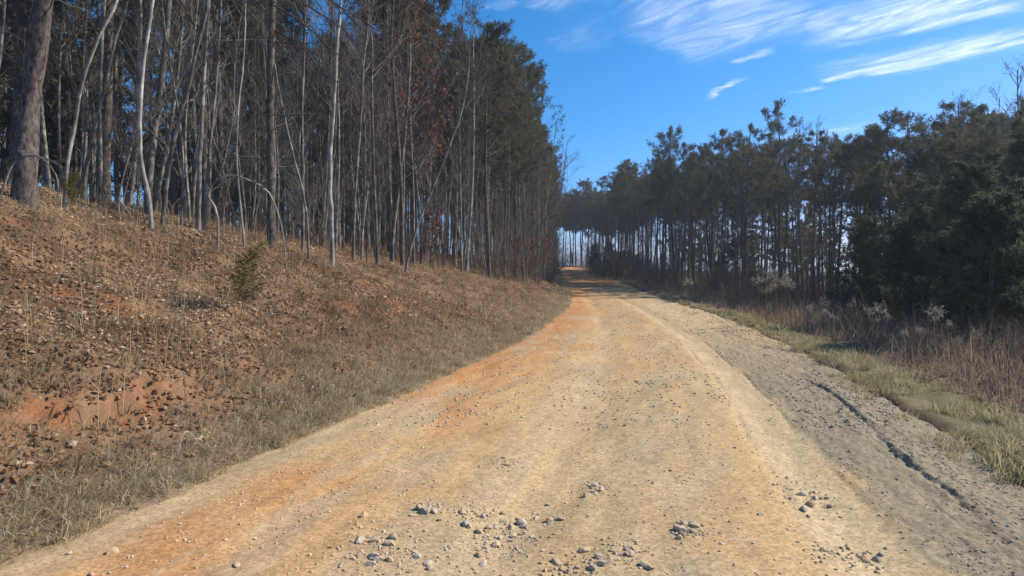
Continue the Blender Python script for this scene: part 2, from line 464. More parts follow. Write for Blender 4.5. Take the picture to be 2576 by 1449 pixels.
def clay_at(x, y):
    l_ = lateral(x, y); t_ = -l_ - hw_f(y)
    tw_ = 1.22 + (fbm(y * 2.4, y * 0 + 3, 3, 11) - .5) * .5
    c_ = sstep(-.24, -.1, t_ - tw_) * (1 - sstep(.02, .2, t_ - tw_)) * sstep(3.1, 3.7, y) * (1 - sstep(5.3, 6.0, y))
    nz = fbm(x * 2.5, y * 2.5, 4, 51)
    c_ = c_ * (.25 + .75 * sstep(.38, .55, nz))
    for (p_, r_) in CLAY:
        c_ = np.maximum(c_, sstep(.35, .75, np.exp(-((x - p_[0]) ** 2 + (y - p_[1]) ** 2) / (.45 * r_ * r_)) + (nz - .5) * 1.3))
    return np.clip(np.maximum(c_, sstep(.74, .84, fbm(x * .8 + 3, y * .8, 4, 51)) * sstep(.8, 1.4, t_) * (1 - sstep(5, 8, t_))), 0, 1)
clay = clay_at(X, Y)
C = np.broadcast_to(np.array([.22, .135, .08]), X.shape + (3,)).copy()
C = mixc(C, (.12, .072, .043), sstep(.45, .65, fbm(X * 1.5, Y * 1.5, 3, 53)))
C = mixc(C, (.30, .125, .055), clay * (.2 + .5 * sstep(.3, .6, fbm(X * 6, Y * 6, 3, 57))))
C = mixc(C, (.27, .20, .13), (1 - sstep(0, 1.0, tl)) * (tl > -1) * .8)
C = mixc(C, (.20, .17, .09), sstep(.0, .3, tr) * (1 - sstep(1.0, 1.8, tr)))
C = mixc(C, (.13, .095, .07), sstep(1.4, 2.4, tr))
nr, nc = X.shape
idx = np.arange(nr * nc).reshape(nr, nc)
quads = np.stack([idx[:-1, :-1], idx[:-1, 1:], idx[1:, 1:], idx[1:, :-1]], -1).reshape(-1, 4)
me = make_mesh('ground', np.stack([X, Y, Z], -1).reshape(-1, 3), quads, [M_ground], C=C.reshape(-1, 3))
tag(link('ground', me), 'leaf strewn red clay bank and brown wood floor beside the road', 'ground', kind='structure')
ys = np.concatenate([[-60, -40, -25, -15, -8, -4, -2, -1, 0, .6, 1.1], axis_grow(1.5, 112, lambda v: max(.023, .0072 * v)), np.linspace(116, 170, 15)])
us = np.concatenate([np.linspace(-3.25, 1.2, 150, endpoint=False), np.linspace(1.2, 2.05, 45, endpoint=False), np.linspace(2.05, 2.55, 50, endpoint=False), np.linspace(2.55, 3.3, 36)])
Y, U = np.meshgrid(ys, us, indexing='ij')
X = cx_f(Y) + U * np.sqrt(1 + (cx_f(Y + .5) - cx_f(Y - .5)) ** 2)
LT = lateral(X, Y)
Z = zr_f(Y) + road_rel(LT, Y) - .06 * sstep(2.75, 3.2, np.abs(LT))
n_big = fbm(X * .7, Y * .5, 4, 61); n_str = fbm(LT * 3.5, Y * .22, 3, 63); n_mid = fbm(X * 4, Y * 3, 4, 65)
w_ = (fbm(Y * .5, Y * 0 + 1, 2, 21) - .5) * .25
C = np.broadcast_to(np.array([.52, .345, .172]), X.shape + (3,)).copy()
TR = track_f(Y) + (fbm(Y * .5, Y * 0 + 1, 2, 21) - .5) * .12
C = mixc(C, (.455, .335, .185), sstep(.42, .60, n_str) * .8)
C = mixc(C, (.55, .405, .225), np.exp(-((LT - TR + 1.9) / .26) ** 4) * .6)
C = mixc(C, (.40, .315, .20), np.exp(-((LT - TR + .95) / .3) ** 2) * sstep(.35, .6, n_mid) * .6)
C = mixc(C, (.50, .295, .135), sstep(.5, .66, n_big) * .4)
orange = (1 - sstep(-2.3, -.9, LT + (n_big - .5) * 2.0)) * sstep(.28, .5, fbm(X * .9, Y * .6, 3, 67))
C = mixc(C, (.50, .215, .07), orange * .7)
C = mixc(C, (.46, .34, .195), (1 - sstep(-2.75, -2.2, LT)) * (1 - sstep(5, 9, Y)) * .85)
gz = sstep(.12, .42, LT - TR + (n_mid - .5) * .4)
C = mixc(C, (.285, .228, .152), gz * (1 - sstep(8, 22, Y)))
C = mixc(C, (.52, .39, .225), gz * sstep(8, 22, Y) * .9)
C = mixc(C, (.55, .41, .235), np.exp(-((LT - TR) / .25) ** 4) * .9)
C = mixc(C, (.43, .32, .20), sstep(.56, .70, fbm(LT * 3.2, Y * .8, 4, 69)) * .6 * (1 - gz))
C = mixc(C, (.52, .235, .085), sstep(25, 60, Y) * .8)
C *= (.80 + .22 * n_mid + .20 * fbm(LT * 9, Y * 2.0, 3, 91))[..., None]
nr, nc = X.shape
idx = np.arange(nr * nc).reshape(nr, nc)
quads = np.stack([idx[:-1, :-1], idx[:-1, 1:], idx[1:, 1:], idx[1:, :-1]], -1).reshape(-1, 4)
me = make_mesh('dirt_road', np.stack([X, Y, Z], -1).reshape(-1, 3), quads, [M_road], C=C.reshape(-1, 3))
tag(link('dirt_road', me), 'tan and orange packed dirt road with wheel ruts', 'road', kind='structure')

# ------------------------------------------------------------------ tree prototypes (mesh data shared by the copies)
def needles(g, pos, ax, K, ln, wd, spread, mi, tone, rg):
    M = len(pos)
    d = unit(ax[:, None, :] * rg.uniform(.1, 1.0, (M, K, 1)) + rg.normal(0, spread, (M, K, 3)))
    b0 = pos[:, None, :] + ax[:, None, :] * rg.uniform(-.08, .1, (M, K, 1))
    l_ = rg.uniform(.6, 1.1, (M, K, 1)) * ln
    s = unit(np.cross(d, rg.normal(0, 1, d.shape))) * wd * .5
    mid = b0 + d * l_ * .5
    V = np.stack([b0, mid + s, b0 + d * l_ + np.array([0, 0, -.02]), mid - s], 2).reshape(-1, 3)
    i = np.arange(M * K) * 4
    T = np.concatenate([np.stack([i, i + 1, i + 2], 1), np.stack([i, i + 2, i + 3], 1)])
    a_ = np.repeat(np.clip(tone[:, None] + rg.normal(0, .1, (M, K)), 0, 1).ravel(), 4)
    g.add(V, T, a_, mi)
def wavy_trunk(H, r, rg, n=14, lean=.02, wav=.012):
    t = np.linspace(0, 1, n)
    ph = rg.uniform(0, 6.28, 2); a_ = rg.uniform(.4, 1, 2) * wav * H
    ld = rg.uniform(0, 6.28)
    P = np.stack([np.sin(t * 5 + ph[0]) * a_[0] + math.cos(ld) * lean * H * t, np.sin(t * 4 + ph[1]) * a_[1] + math.sin(ld) * lean * H * t, t * H], 1)
    P -= P[0]
    P[:, :2] *= sstep(0, .25, t)[:, None] * .6 + .4
    rad = r * (1 - .82 * t) ** .8; rad[0] *= 1.3
    return P[None], rad[None]
def pine_proto(seed, H=13.5, r=.13, base=.5, spread=2.1, K=13, dens=1.0, ln=.30, wd=.034, lite=False):
    rg = np.random.default_rng(seed)
    P, Rr = wavy_trunk(H, r, rg)
    gt = Geo(); P0 = P.copy(); P0[:, 0, 2] -= .25
    tubes(gt, P0, Rr, 8, rg.random())
    g = Geo()
    # dead limbs under the crown
    p, d, ra, t, _ = side(P, Rr, 16, .12, base + .05, (1.1, 1.7), rg)
    p1, r1 = grow(p, d, rg.uniform(.5, 1.7, len(p)), np.full(len(p), .014), 5, -.15, .16, .3, rg)
    q, d, ra, t, _ = side(p1, r1, 2, .3, .95, (.4, 1.0), rg)
    p2, r2 = grow(q, d, rg.uniform(.2, .6, len(q)), np.full(len(q), .006), 3, 0, .15, .4, rg)
    if not lite: tubes(g, p1, r1, 3, .5, 0); tubes(g, p2, r2, 3, .5, 0)
    # live limbs
    nb = int(74 * dens)
    p, d, ra, t, _ = side(P, Rr, nb, base, .985, (.9, 1.45), rg)
    rel = (t - base) / (1 - base)
    ll = spread * np.interp(rel, [0, .3, .6, .85, 1], [.72, 1, .88, .58, .26]) * rg.uniform(.5, 1.1, len(t))
    p1, r1 = grow(p, d, ll, np.clip(ra * .35, .012, .04), 6, .45, .10, .25, rg); tubes(g, p1[:, ::5] if lite else p1, r1[:, ::5] if lite else r1, 3 if lite else 4, .5, 0)
    q, d, _, tt, pi = side(p1, r1, 6, .35, 1.0, (.3, .9), rg)
    p2, r2 = grow(q, d, ll[pi] * rg.uniform(.18, .38, len(q)), np.full(len(q), .008), 4, .5, .12, .4, rg)
    if not lite: tubes(g, p2, r2, 3, .5, 0)
    pos = np.concatenate([p2[:, -1], p2[:, 2], p1[:, -1], p1[:, 4]]); ax = np.concatenate([unit(p2[:, -1] - p2[:, -2])] * 2 + [unit(p1[:, -1] - p1[:, -2])] * 2)
    keep = rg.random(len(pos)) < .92
    pos, ax = pos[keep], ax[keep]
    top = P[0, -1:] ; pos = np.concatenate([pos, top]); ax = np.concatenate([ax, [[0, 0, 1.]]])
    needles(g, pos, unit(ax + [0, 0, .35]), K, ln, wd, .5, 1, np.clip(rg.normal(.45, .22, len(pos)), 0, 1), rg)
    return gt, g
def bare_proto(seed, H=11, r=.07, base=.3, n1=20, n2=6, n3=5, ang=(.45, .95), ll=.30, leaf=0, up=.5, wav=.02, twr=.005):
    rg = np.random.default_rng(seed)
    P, Rr = wavy_trunk(H, r, rg, 16, .04, wav)
    gt = Geo(); P0 = P.copy(); P0[:, 0, 2] -= .2
    tubes(gt, P0, Rr, 7, rg.random())
    g = Geo()
    p, d, ra, t, _ = side(P, Rr, n1, base, .99, ang, rg)
    l1 = (H * ll * (1.1 - t) + .5) * rg.uniform(.6, 1.2, len(t))
    p1, r1 = grow(p, d, l1, np.clip(ra * .55, .010, .05), 7, up, .11, .3, rg); tubes(g, p1, r1, 5, .5, 0)
    q, d, ra, tt, pi = side(p1, r1, n2, .2, 1.0, (.35, .9), rg)
    l2 = l1[pi] * rg.uniform(.2, .5, len(q))
    p2, r2 = grow(q, d, l2, np.clip(ra * .6, .006, .02), 5, up * .7, .12, .35, rg); tubes(g, p2, r2, 3, .5, 0)
    q3, d, ra, tt, pj = side(p2, r2, n3, .15, 1.0, (.3, .9), rg)
    p3, r3 = grow(q3, d, l2[pj] * rg.uniform(.25, .6, len(q3)), np.full(len(q3), twr), 3, up * .5, .14, .5, rg); tubes(g, p3, r3, 3, .5, 0)
    if leaf:
        k = rg.random(len(p3)) < leaf
        leaves(g, np.concatenate([p3[k, -1], p3[k, 1]]), .13, 1, rg, hang=True)
    return gt, g
def leaves(g, pos, size, mi, rg, hang=False, tone=None, nrm=None):
    """curled four-sided dead leaves with a raised midrib"""
    M = len(pos)
    a_ = rg.uniform(0, 6.283, M)
    if hang: d = unit(np.stack([np.cos(a_) * .6, np.sin(a_) * .6, -rg.uniform(.4, 1.2, M)], 1))
    else: d = unit(np.stack([np.cos(a_), np.sin(a_), rg.normal(0, .35, M)], 1))
    nn = unit(rg.normal(0, .22, (M, 3)) + ([0, 0, 1.] if nrm is None else nrm))
    if not hang: d = unit(d - nn * np.sum(d * nn, 1, keepdims=True))
    s = unit(np.cross(d, nn)); nn = np.cross(s, d)
    l_ = size * rg.uniform(.5, 1.3, M)[:, None]; w = l_ * rg.uniform(.28, .45, M)[:, None]
    curl = rg.uniform(-.06, .16, M)[:, None] * l_
    V = np.stack([pos, pos + d * l_ * .45 + s * w + nn * curl, pos + d * l_ * .5 + nn * .02, pos + d * l_ * .45 - s * w + nn * curl, pos + d * l_ + nn * curl * rg.uniform(-.5, 1, M)[:, None]], 1).reshape(-1, 3)
    i = np.arange(M) * 5
    T = np.concatenate([np.stack([i, i + 2, i + 1], 1), np.stack([i, i + 3, i + 2], 1), np.stack([i + 1, i + 2, i + 4], 1), np.stack([i + 2, i + 3, i + 4], 1)])
    tn = rg.random(M) if tone is None else tone
    g.add(V, T, np.repeat(tn, 5), mi)
def cedar_proto(seed, H=4.5, wide=1.5):
    rg = np.random.default_rng(seed)
    P, Rr = wavy_trunk(H, .07, rg, 10, .01, .008)
    gt = Geo(); P0 = P.copy(); P0[:, 0, 2] -= .2; tubes(gt, P0, Rr, 7, .5)
    g = Geo()
    p, d, ra, t, _ = side(P, Rr, 110, .04, .99, (1.0, 1.4), rg)
    ll = wide * (1.05 - t) ** .8 * rg.uniform(.6, 1.15, len(t)) + .15
    p1, r1 = grow(p, d, ll, np.full(len(p), .012), 6, .35, .10, .3, rg); tubes(g, p1, r1, 3, .5, 0)
    q, d, _, tt, pi = side(p1, r1, 8, .25, 1.0, (.3, .8), rg)
    p2, r2 = grow(q, d, ll[pi] * rg.uniform(.15, .35, len(q)), np.full(len(q), .005), 3, .2, .1, .4, rg); tubes(g, p2, r2, 3, .5, 0)
    pos = np.concatenate([p2[:, -1], p2[:, 1]]); ax = unit(np.concatenate([p2[:, -1] - p2[:, 0]] * 2))
    needles(g, pos, ax, 10, .17, .035, .38, 1, np.clip(rg.normal(.45, .25, len(pos)), 0, 1), rg)
    return gt, g
def shrub_proto(seed, H=1.3, stems=11, spread=.5, n2=6, n3=4, leaf=0, r=.009):
    rg = np.random.default_rng(seed)
    pos = np.concatenate([rg.normal(0, .10, (stems, 2)), np.full((stems, 1), -.05)], 1)
    d = np.concatenate([pos[:, :2] * 2.5 + rg.normal(0, spread * .5, (stems, 2)), np.ones((stems, 1))], 1)
    gs = Geo(); g = Geo()
    l1 = H * rg.uniform(.55, 1.1, stems)
    p1, r1 = grow(pos, d, l1, np.full(stems, r), 7, .1, .10, .3, rg); tubes(gs, p1, r1, 5, .5, 0)
    q, d, ra, tt, pi = side(p1, r1, n2, .25, 1.0, (.3, .9), rg)
    l2 = l1[pi] * rg.uniform(.15, .4, len(q))
    p2, r2 = grow(q, d, l2, np.full(len(q), r * .5), 4, .25, .14, .4, rg); tubes(g, p2, r2, 3, .5, 0)
    q3, d, ra, tt, pj = side(p2, r2, n3, .2, 1.0, (.3, .9), rg)
    p3, r3 = grow(q3, d, l2[pj] * rg.uniform(.25, .6, len(q3)), np.full(len(q3), r * .34), 3, .15, .14, .5, rg); tubes(g, p3, r3, 3, .5, 0)
    if leaf:
        k = rg.random(len(p3)) < leaf
        leaves(g, p3[k, -1], .08, 1, rg, hang=True)
    return gs, g
def proto_meshes(name, pair, part_names, mats0, mats1):
    out = [(part_names[0], pair[0].mesh(name + '_' + part_names[0], mats0), None)]
    if len(mats1) == 1: return out + [(part_names[1], pair[1].mesh(name + '_' + part_names[1], mats1), None)]
    sub = {'oak': 'leaves', 'cedar': 'sprays'}.get(name, 'needles')
    return out + [(part_names[1], sub_mesh(pair[1], name + '_' + part_names[1], 0, mats1[0]), (sub, sub_mesh(pair[1], name + '_' + sub, 1, mats1[1])))]
def place(name, parts, loc, rz, s, label, cat, group, tilt=(0, 0), sz=None):
    e = bpy.data.objects.new(name, None); col.objects.link(e)
    e.empty_display_size = .3
    e.location = loc; e.rotation_euler = (tilt[0], tilt[1], rz); e.scale = (s, s, sz or s)
    tag(e, label, cat, group)
    for pn, m, sub in parts:
        o = link(pn, m, e)
        if sub: link(sub[0], sub[1], o)['kind'] = 'stuff'
        if pn in ('twigs', 'seed_head'): o['kind'] = 'stuff'
    return e

PINES = [proto_meshes('pine', pine_proto(100 + i, H=13.5 + .5 * (i % 3), r=.11 + .02 * (i % 3), base=[.46, .54, .4, .5, .58, .36][i], spread=[2.5, 2.2, 2.9, 2.6, 2.3, 2.7][i]), ('trunk', 'crown'), [M_pbark], [M_twig, M_need]) for i in range(6)]
BARES = [proto_meshes('bare', bare_proto(200 + i, H=[11, 12.5, 9.5, 11.5, 10, 13][i], r=[.055, .075, .045, .06, .05, .08][i], base=[.35, .4, .3, .25, .4, .45][i], n1=[20, 22, 18, 24, 16, 22][i], wav=[.02, .012, .03, .02, .025, .01][i]), ('trunk', 'crown'), [M_gbark], [M_twig]) for i in range(6)]
SAPS = [proto_meshes('sapling', bare_proto(300 + i, H=[4.5, 6, 3.6, 5.2][i], r=[.022, .03, .018, .026][i], base=.15, n1=18, n2=5, n3=4, ll=.28, twr=.0035, wav=.035), ('trunk', 'crown'), [M_gbark], [M_twig]) for i in range(4)]
OAKS = [proto_meshes('oak', bare_proto(400 + i, H=[8.5, 10.5, 3.2][i], r=[.06, .07, .025][i], base=[.35, .4, .1][i], n1=22, n2=6, n3=5, leaf=[.8, .6, .5][i]), ('trunk', 'crown'), [M_gbark], [M_twig, M_red]) for i in range(3)]
CEDARS = [proto_meshes('cedar', cedar_proto(500 + i, H=[4.6, 5.6, 3.4][i], wide=[1.6, 1.9, 1.4][i]), ('trunk', 'crown'), [M_pbark], [M_twig, M_cedar]) for i in range(3)]
SHRUBS = [proto_meshes('shrub', shrub_proto(600 + i, H=[1.2, 1.5, .95, 1.35, 1.7][i], stems=[12, 10, 14, 9, 11][i]), ('stems', 'twigs'), [M_brush], [M_brush]) for i in range(5)]
TALLSHRUB = [proto_meshes('tall_shrub', shrub_proto(650 + i, H=[3.0, 2.5, 3.6][i], stems=[9, 8, 10][i], spread=.7, n2=8, n3=5, r=.014), ('stems', 'twigs'), [M_brush], [M_twig]) for i in range(3)]

# ------------------------------------------------------------------ the wood on the bank (left of the road)
taken = []
def free(x, y, dmin):
    return all((x - a_) ** 2 + (y - b_) ** 2 > dmin * dmin for a_, b_ in taken)
def pxof(x, y): return CX + F * x / max(y, .1)

def traced_tree(pts, d, r, m0, m1, label, name='bare_tree', cat='tree', H=12.0, kind='bare', base=.42, seed=1, group=None, rtop=.45, n1=16, limbs=()):
    """a tree whose trunk follows a line seen in the photograph, standing on the bank at distance d"""
    rg = np.random.default_rng(seed)
    if r < .14: r *= .78
    bx = ray(pts[0][0], 0)[0] * d
    bz = float(ground_z(bx, d))
    W = [np.array([bx, d, bz])]
    for i, (a_, b_) in enumerate(pts[1:]):
        q = at(a_, b_, d); q = at(a_, b_, d + .12 * math.sin(i * 2.1 + seed))
        if q[2] > W[-1][2] + .15: W.append(q)
    dirv = unit(W[-1] - W[-2]) * np.array([.5, .5, 1])
    while W[-1][2] - bz < H: W.append(W[-1] + unit(dirv + rg.normal(0, .05, 3)) * 1.2)
    W = np.array(W)
    s_ = np.concatenate([[0], np.cumsum(np.linalg.norm(np.diff(W, axis=0), axis=1))]); tt = np.linspace(0, s_[-1], 40)
    P = np.stack([herm(s_, W[:, k])(tt) for k in range(3)], 1) - W[0]
    P[:, :2] += rg.normal(0, .004 + r * .03, (40, 2)) * sstep(0, .1, tt / s_[-1])[:, None]
    P = P[None]; u = tt / s_[-1]
    Rr = (r * (1 - (1 - rtop) * np.minimum(u / .7, 1)) * np.where(u > .7, 1 - .75 * (u - .7) / .3, 1))[None]; Rr[0, 0] *= 1.35
    P0 = P.copy(); P0[0, 0, 2] -= .25
    Rr = Rr * (1 + rg.normal(0, .05, Rr.shape))
    gt = Geo(); tubes(gt, P0, Rr, 12, .5)
    g = Geo()
    if kind == 'pine':
        p, dd, ra, t, _ = side(P, Rr, 16, .1, .6, (1.1, 1.7), rg)
        p1, r1 = grow(p, dd, rg.uniform(.5, 1.8, len(p)), np.full(len(p), .015), 5, -.15, .16, .3, rg); tubes(g, p1, r1, 4, .5, 0)
        p, dd, ra, t, _ = side(P, Rr, 40, .6, .99, (.9, 1.4), rg)
        ll = 2.4 * (1.15 - t) * 1.6 * rg.uniform(.6, 1.1, len(t))
        p1, r1 = grow(p, dd, ll, np.full(len(p), .025), 6, .4, .1, .3, rg); tubes(g, p1, r1, 4, .5, 0)
        q, dd, _, _, pi = side(p1, r1, 7, .3, 1, (.3, .9), rg)
        p2, r2 = grow(q, dd, ll[pi] * rg.uniform(.2, .4, len(q)), np.full(len(q), .008), 3, .4, .12, .4, rg); tubes(g, p2, r2, 3, .5, 0)
        pos = np.concatenate([p2[:, -1], p2[:, 1]]); ax = unit(np.concatenate([p2[:, -1] - p2[:, 0]] * 2))
        needles(g, pos, unit(ax + [0, 0, .3]), 12, .28, .03, .5, 1, np.clip(rg.normal(.45, .22, len(pos)), 0, 1), rg)
    else:
        p, dd, ra, t, _ = side(P, Rr, n1, base, .99, (.5, 1.0), rg)
        l1 = (H * .28 * (1.1 - t) + .5) * rg.uniform(.6, 1.2, len(t))
        p1, r1 = grow(p, dd, l1, np.clip(ra * .5, .008, .04), 7, .5, .12, .3, rg); tubes(g, p1, r1, 5, .5, 0)
        q, dd, ra, _, pi = side(p1, r1, 6, .2, 1, (.35, .9), rg)
        l2 = l1[pi] * rg.uniform(.2, .5, len(q))
        p2, r2 = grow(q, dd, l2, np.full(len(q), .007), 4, .3, .13, .35, rg); tubes(g, p2, r2, 3, .5, 0)
        q3, dd, _, _, pj = side(p2, r2, 4, .2, 1, (.3, .9), rg)
        p3, r3 = grow(q3, dd, l2[pj] * rg.uniform(.3, .6, len(q3)), np.full(len(q3), .0045), 3, .2, .14, .5, rg); tubes(g, p3, r3, 3, .5, 0)
    for lm in limbs:      # long bare limbs followed through the photograph
        Q = np.array([at(a_, b_, d - .25 * i) for i, (a_, b_) in enumerate(lm)]) - W[0]
        u_ = np.concatenate([[0], np.cumsum(np.linalg.norm(np.diff(Q, axis=0), axis=1))]); v_ = np.linspace(0, u_[-1], 14)
        Q = np.stack([herm(u_, Q[:, k])(v_) for k in range(3)], 1)[None] + rg.normal(0, .012, (1, 14, 3))
        Rq = (.022 * (1 - .75 * v_ / u_[-1]))[None]; tubes(g, Q, Rq, 5, .5, 0)
        q, dd, ra, _, _ = side(Q, Rq, 16, .15, 1, (.2, .6), rg)
        p2, r2 = grow(q, dd, rg.uniform(.4, 1.3, len(q)), np.full(len(q), .008), 6, -.25, .1, .3, rg); tubes(g, p2, r2, 3, .5, 0)
        q, dd, ra, _, _ = side(p2, r2, 4, .3, 1, (.2, .7), rg)
        p3, r3 = grow(q, dd, rg.uniform(.15, .5, len(q)), np.full(len(q), .0045), 4, -.2, .12, .4, rg); tubes(g, p3, r3, 3, .5, 0)
    e = bpy.data.objects.new(name, None); col.objects.link(e); e.location = W[0]
    tag(e, label, cat, group)
    link('trunk', gt.mesh(name + '_trunk', [m0]), e); cr = link('crown', sub_mesh(g, name + '_crown', 0, M_twig), e)
    if kind == 'pine': link('needles', sub_mesh(g, name + '_needles', 1, m1), cr)['kind'] = 'stuff'
    taken.append((W[0][0], W[0][1]))
    return e

traced_tree([(62, 500), (64, 420), (72, 300), (90, 150), (112, 0)], 9.8, .155, M_pbark, M_need, 'thickest pine trunk, rough grey bark, at the top of the leafy bank', 'pine_tree', H=14, kind='pine', seed=11)
traced_tree([(162, 500), (168, 430), (186, 330), (212, 190), (250, 90), (292, 10)], 10.6, .042, M_pale, None, 'slender pale trunk bending over beside the thickest pine', seed=12, H=10)
traced_tree([(384, 592), (372, 490), (355, 400), (352, 290), (366, 130), (384, 0)], 11.4, .05, M_pale, None, 'pale slender tree with an S bend, foot at the edge of the leaf litter', seed=13, H=11)
traced_tree([(210, 490), (216, 430), (236, 330), (262, 230), (290, 100), (320, 0)], 13.5, .06, M_gbark, None, 'thin grey tree leaning beside the bending pale trunk', seed=14, H=10)
traced_tree([(325, 540), (335, 440), (345, 330), (350, 200), (352, 0)], 14.5, .07, M_gbark, None, 'straight grey tree right behind the S bend trunk', seed=15, H=12)
traced_tree([(408, 566), (418, 470), (440, 340), (468, 240), (495, 120), (520, 20)], 12.6, .06, M_gbark, None, 'grey trunk leaning away from the S bend tree, with a side limb', seed=16, H=11)
traced_tree([(498, 580), (502, 460), (508, 300), (516, 150), (526, 0)], 13.2, .06, M_gbark, None, 'straight grey trunk standing close to a thinner twin', seed=17, H=12)
traced_tree([(512, 575), (522, 440), (535, 300), (548, 150), (556, 0)], 13.6, .045, M_gbark, None, 'thinner twin of a straight grey trunk', seed=18, H=11)
traced_tree([(616, 606), (605, 520), (597, 420), (598, 300), (612, 160), (618, 0)], 12.2, .028, M_pale, None, 'very thin pale tree near the arching dead branch', seed=19, H=9)
traced_tree([(684, 595), (682, 450), (680, 300), (682, 150), (686, 0)], 13.8, .13, M_pbark, M_need, 'straight brown grey pine behind the arching dead branch', 'pine_tree', H=14, kind='pine', seed=20,
            limbs=([(686, 10), (760, 58), (850, 140), (925, 225), (962, 285)], [(684, 70), (745, 110), (800, 165), (842, 225)], [(688, -60), (800, -15), (900, 45), (990, 105), (1050, 150)], [(687, -20), (780, 20), (870, 80), (950, 160)]))
traced_tree([(778, 606), (765, 500), (740, 400), (715, 290), (692, 170)], 13.6, .04, M_gbark, None, 'thin dead snag tilting against the straight pine', seed=21, H=7, n1=5)
traced_tree([(836, 636), (834, 560), (830, 470), (832, 380), (840, 260), (846, 120), (858, 0)], 14.6, .07, M_pale, None, 'pale mottled tree trunk, brightest on the bank edge', seed=22, H=13)
traced_tree([(762, 610), (762, 460), (760, 300), (764, 150), (770, 0)], 16, .06, M_gbark, None, 'grey tree between the straight pine and the mottled trunk', seed=23, H=12)
traced_tree([(888, 625), (892, 520), (900, 400), (908, 280), (915, 160)], 18, .06, M_gbark, None, 'grey trunk just past the mottled tree', seed=24, H=11)
traced_tree([(1018, 650), (1050, 570), (1090, 470), (1130, 370), (1160, 284)], 19, .05, M_gbark, None, 'thin trunk leaning steeply over the bank edge', seed=25, H=9, n1=9)
traced_tree([(950, 645), (944, 520), (938, 380), (936, 240), (932, 60)], 20, .07, M_gbark, None, 'tall grey trunk with a swollen foot behind the steep leaner', seed=26, H=13)
traced_tree([(1012, 640), (1010, 500), (1002, 360), (990, 200), (985, 80)], 21.5, .10, M_pbark, M_need, 'dark straight pine behind the steep leaner', 'pine_tree', H=14, kind='pine', seed=27)

MARKS = [(68, 9.8, 'the thickest pine'), (384, 11.4, 'the S bend tree'), (600, 11.5, 'the arching dead branch'), (836, 14.6, 'the mottled pale trunk'),
         (1018, 19, 'the steeply leaning trunk'), (1060, 26, 'the tall russet oak'), (1335, 40, 'the russet oak saplings at the bend')]
MARKS = [(ray(a_, 0)[0] * d, d, t_) for a_, d, t_ in MARKS] + [(4.5, 58, 'the shaded stretch of road'), (5.5, 85, 'the rise where the road ends')]
def near(x, y):
    return min(MARKS, key=lambda m: (m[0] - x) ** 2 + (m[1] - y) ** 2)[2]
def left_label(what, x, y, t, s, big):
    size = 'tall' if s > big else 'smaller'
    row = 'at the wood edge by' if t < float(edge_t(y)) + 3 else ('in the wood behind' if t < float(edge_t(y)) + 9 else 'deep in the wood behind')
    return f'{size} {what} {row} {near(x, y)}'
def right_label(what, x, y, s, big):
    size = 'tall' if s > big else 'smaller'
    row = 'in the front row' if x < float(right_edge(y)) + 5 else 'behind the front row'
    zone = 'beside the rise where the road ends' if y > 72 else ('by the shaded stretch of road' if y > 46 else 'behind the young pines')
    return f'{size} {what} {row} {zone}'
edge_t = lambda y: np.interp(y, [0, 12, 20, 30, 40, 60, 100], [7.3, 7.2, 6.6, 4.4, 2.7, 1.6, 1.6])
def left_xy(y, t):
    th = cx_f(y + .5) - cx_f(y - .5)
    return float(cx_f(y) - (hw_f(y) + t) * math.sqrt(1 + th * th))
rr = random.Random(5)
def scatter_left(n, dmin, deep, edge_off, proto, name, label, cat, group, sc_rng, back=26, y0=1, y1=100, tone=None):
    k = 0; tries = 0
    while k < n and tries < 20000:
        tries += 1
        y = y0 + (y1 - y0) * rr.random() ** 1.0
        t = float(edge_t(y)) + edge_off + back * rr.random() ** deep
        x = left_xy(y, t)
        if x < -.92 * y - 3 or not free(x, y, dmin): continue
        taken.append((x, y)); k += 1
        s = rr.uniform(*sc_rng)
        lab = left_label(label, x, y, t, s, sum(sc_rng) / 2)
        lean = R(rr.uniform(0, 3.5))
        place(name, rr.choice(proto), (x, y, float(ground_z(x, y))), rr.uniform(0, 6.28), s, lab, cat, group, (rr.gauss(0, .025), rr.gauss(.015, .03) + lean * .3), s * rr.uniform(.9, 1.1))
scatter_left(112, .95, 1.0, .8, PINES, 'pine_tree', 'pine', 'tree', 'pines in the wood on the bank', (.85, 1.1), 22)
scatter_left(125, .75, 1.25, -.2, BARES, 'bare_tree', 'bare grey tree', 'tree', 'bare trees in the wood on the bank', (.75, 1.15), 14)
scatter_left(24, .6, 1.2, -.1, [PINES[2], PINES[5], PINES[0]], 'pine_tree', 'green crowned pine', 'tree', 'pines in the wood on the bank', (.85, 1.02), 2.5, 27, 80)
scatter_left(130, .4, 1.8, -.5, SAPS, 'sapling', 'thin bare sapling', 'sapling', 'saplings along the edge of the wood', (.7, 1.25), 6)
scatter_left(48, .4, 1.1, .2, BARES, 'bare_tree', 'thin bare grey tree', 'tree', 'bare trees in the wood on the bank', (.5, .8), 9, 8, 30)
scatter_left(75, .45, 1.4, -.4, BARES, 'bare_tree', 'bare grey tree', 'tree', 'bare trees in the wood on the bank', (.6, 1.0), 5, 20, 92)
scatter_left(60, .4, 1.5, -.6, TALLSHRUB, 'bare_shrub', 'twiggy bare shrub', 'shrub', 'twiggy shrubs at the foot of the wood', (.6, 1.0), 3, 14, 92)
for i, (a_, d, k, s) in enumerate([(1060, 24, 0, 1.15), (985, 22, 1, 1.05)]):
    x = ray(a_, 0)[0] * d
    place('oak_tree', OAKS[k], (x, d, float(ground_z(x, d))), i, s, ['oak holding clusters of russet dead leaves high above the bank', 'tall oak with sparse russet leaves beside the dark pine'][i], 'tree', None)
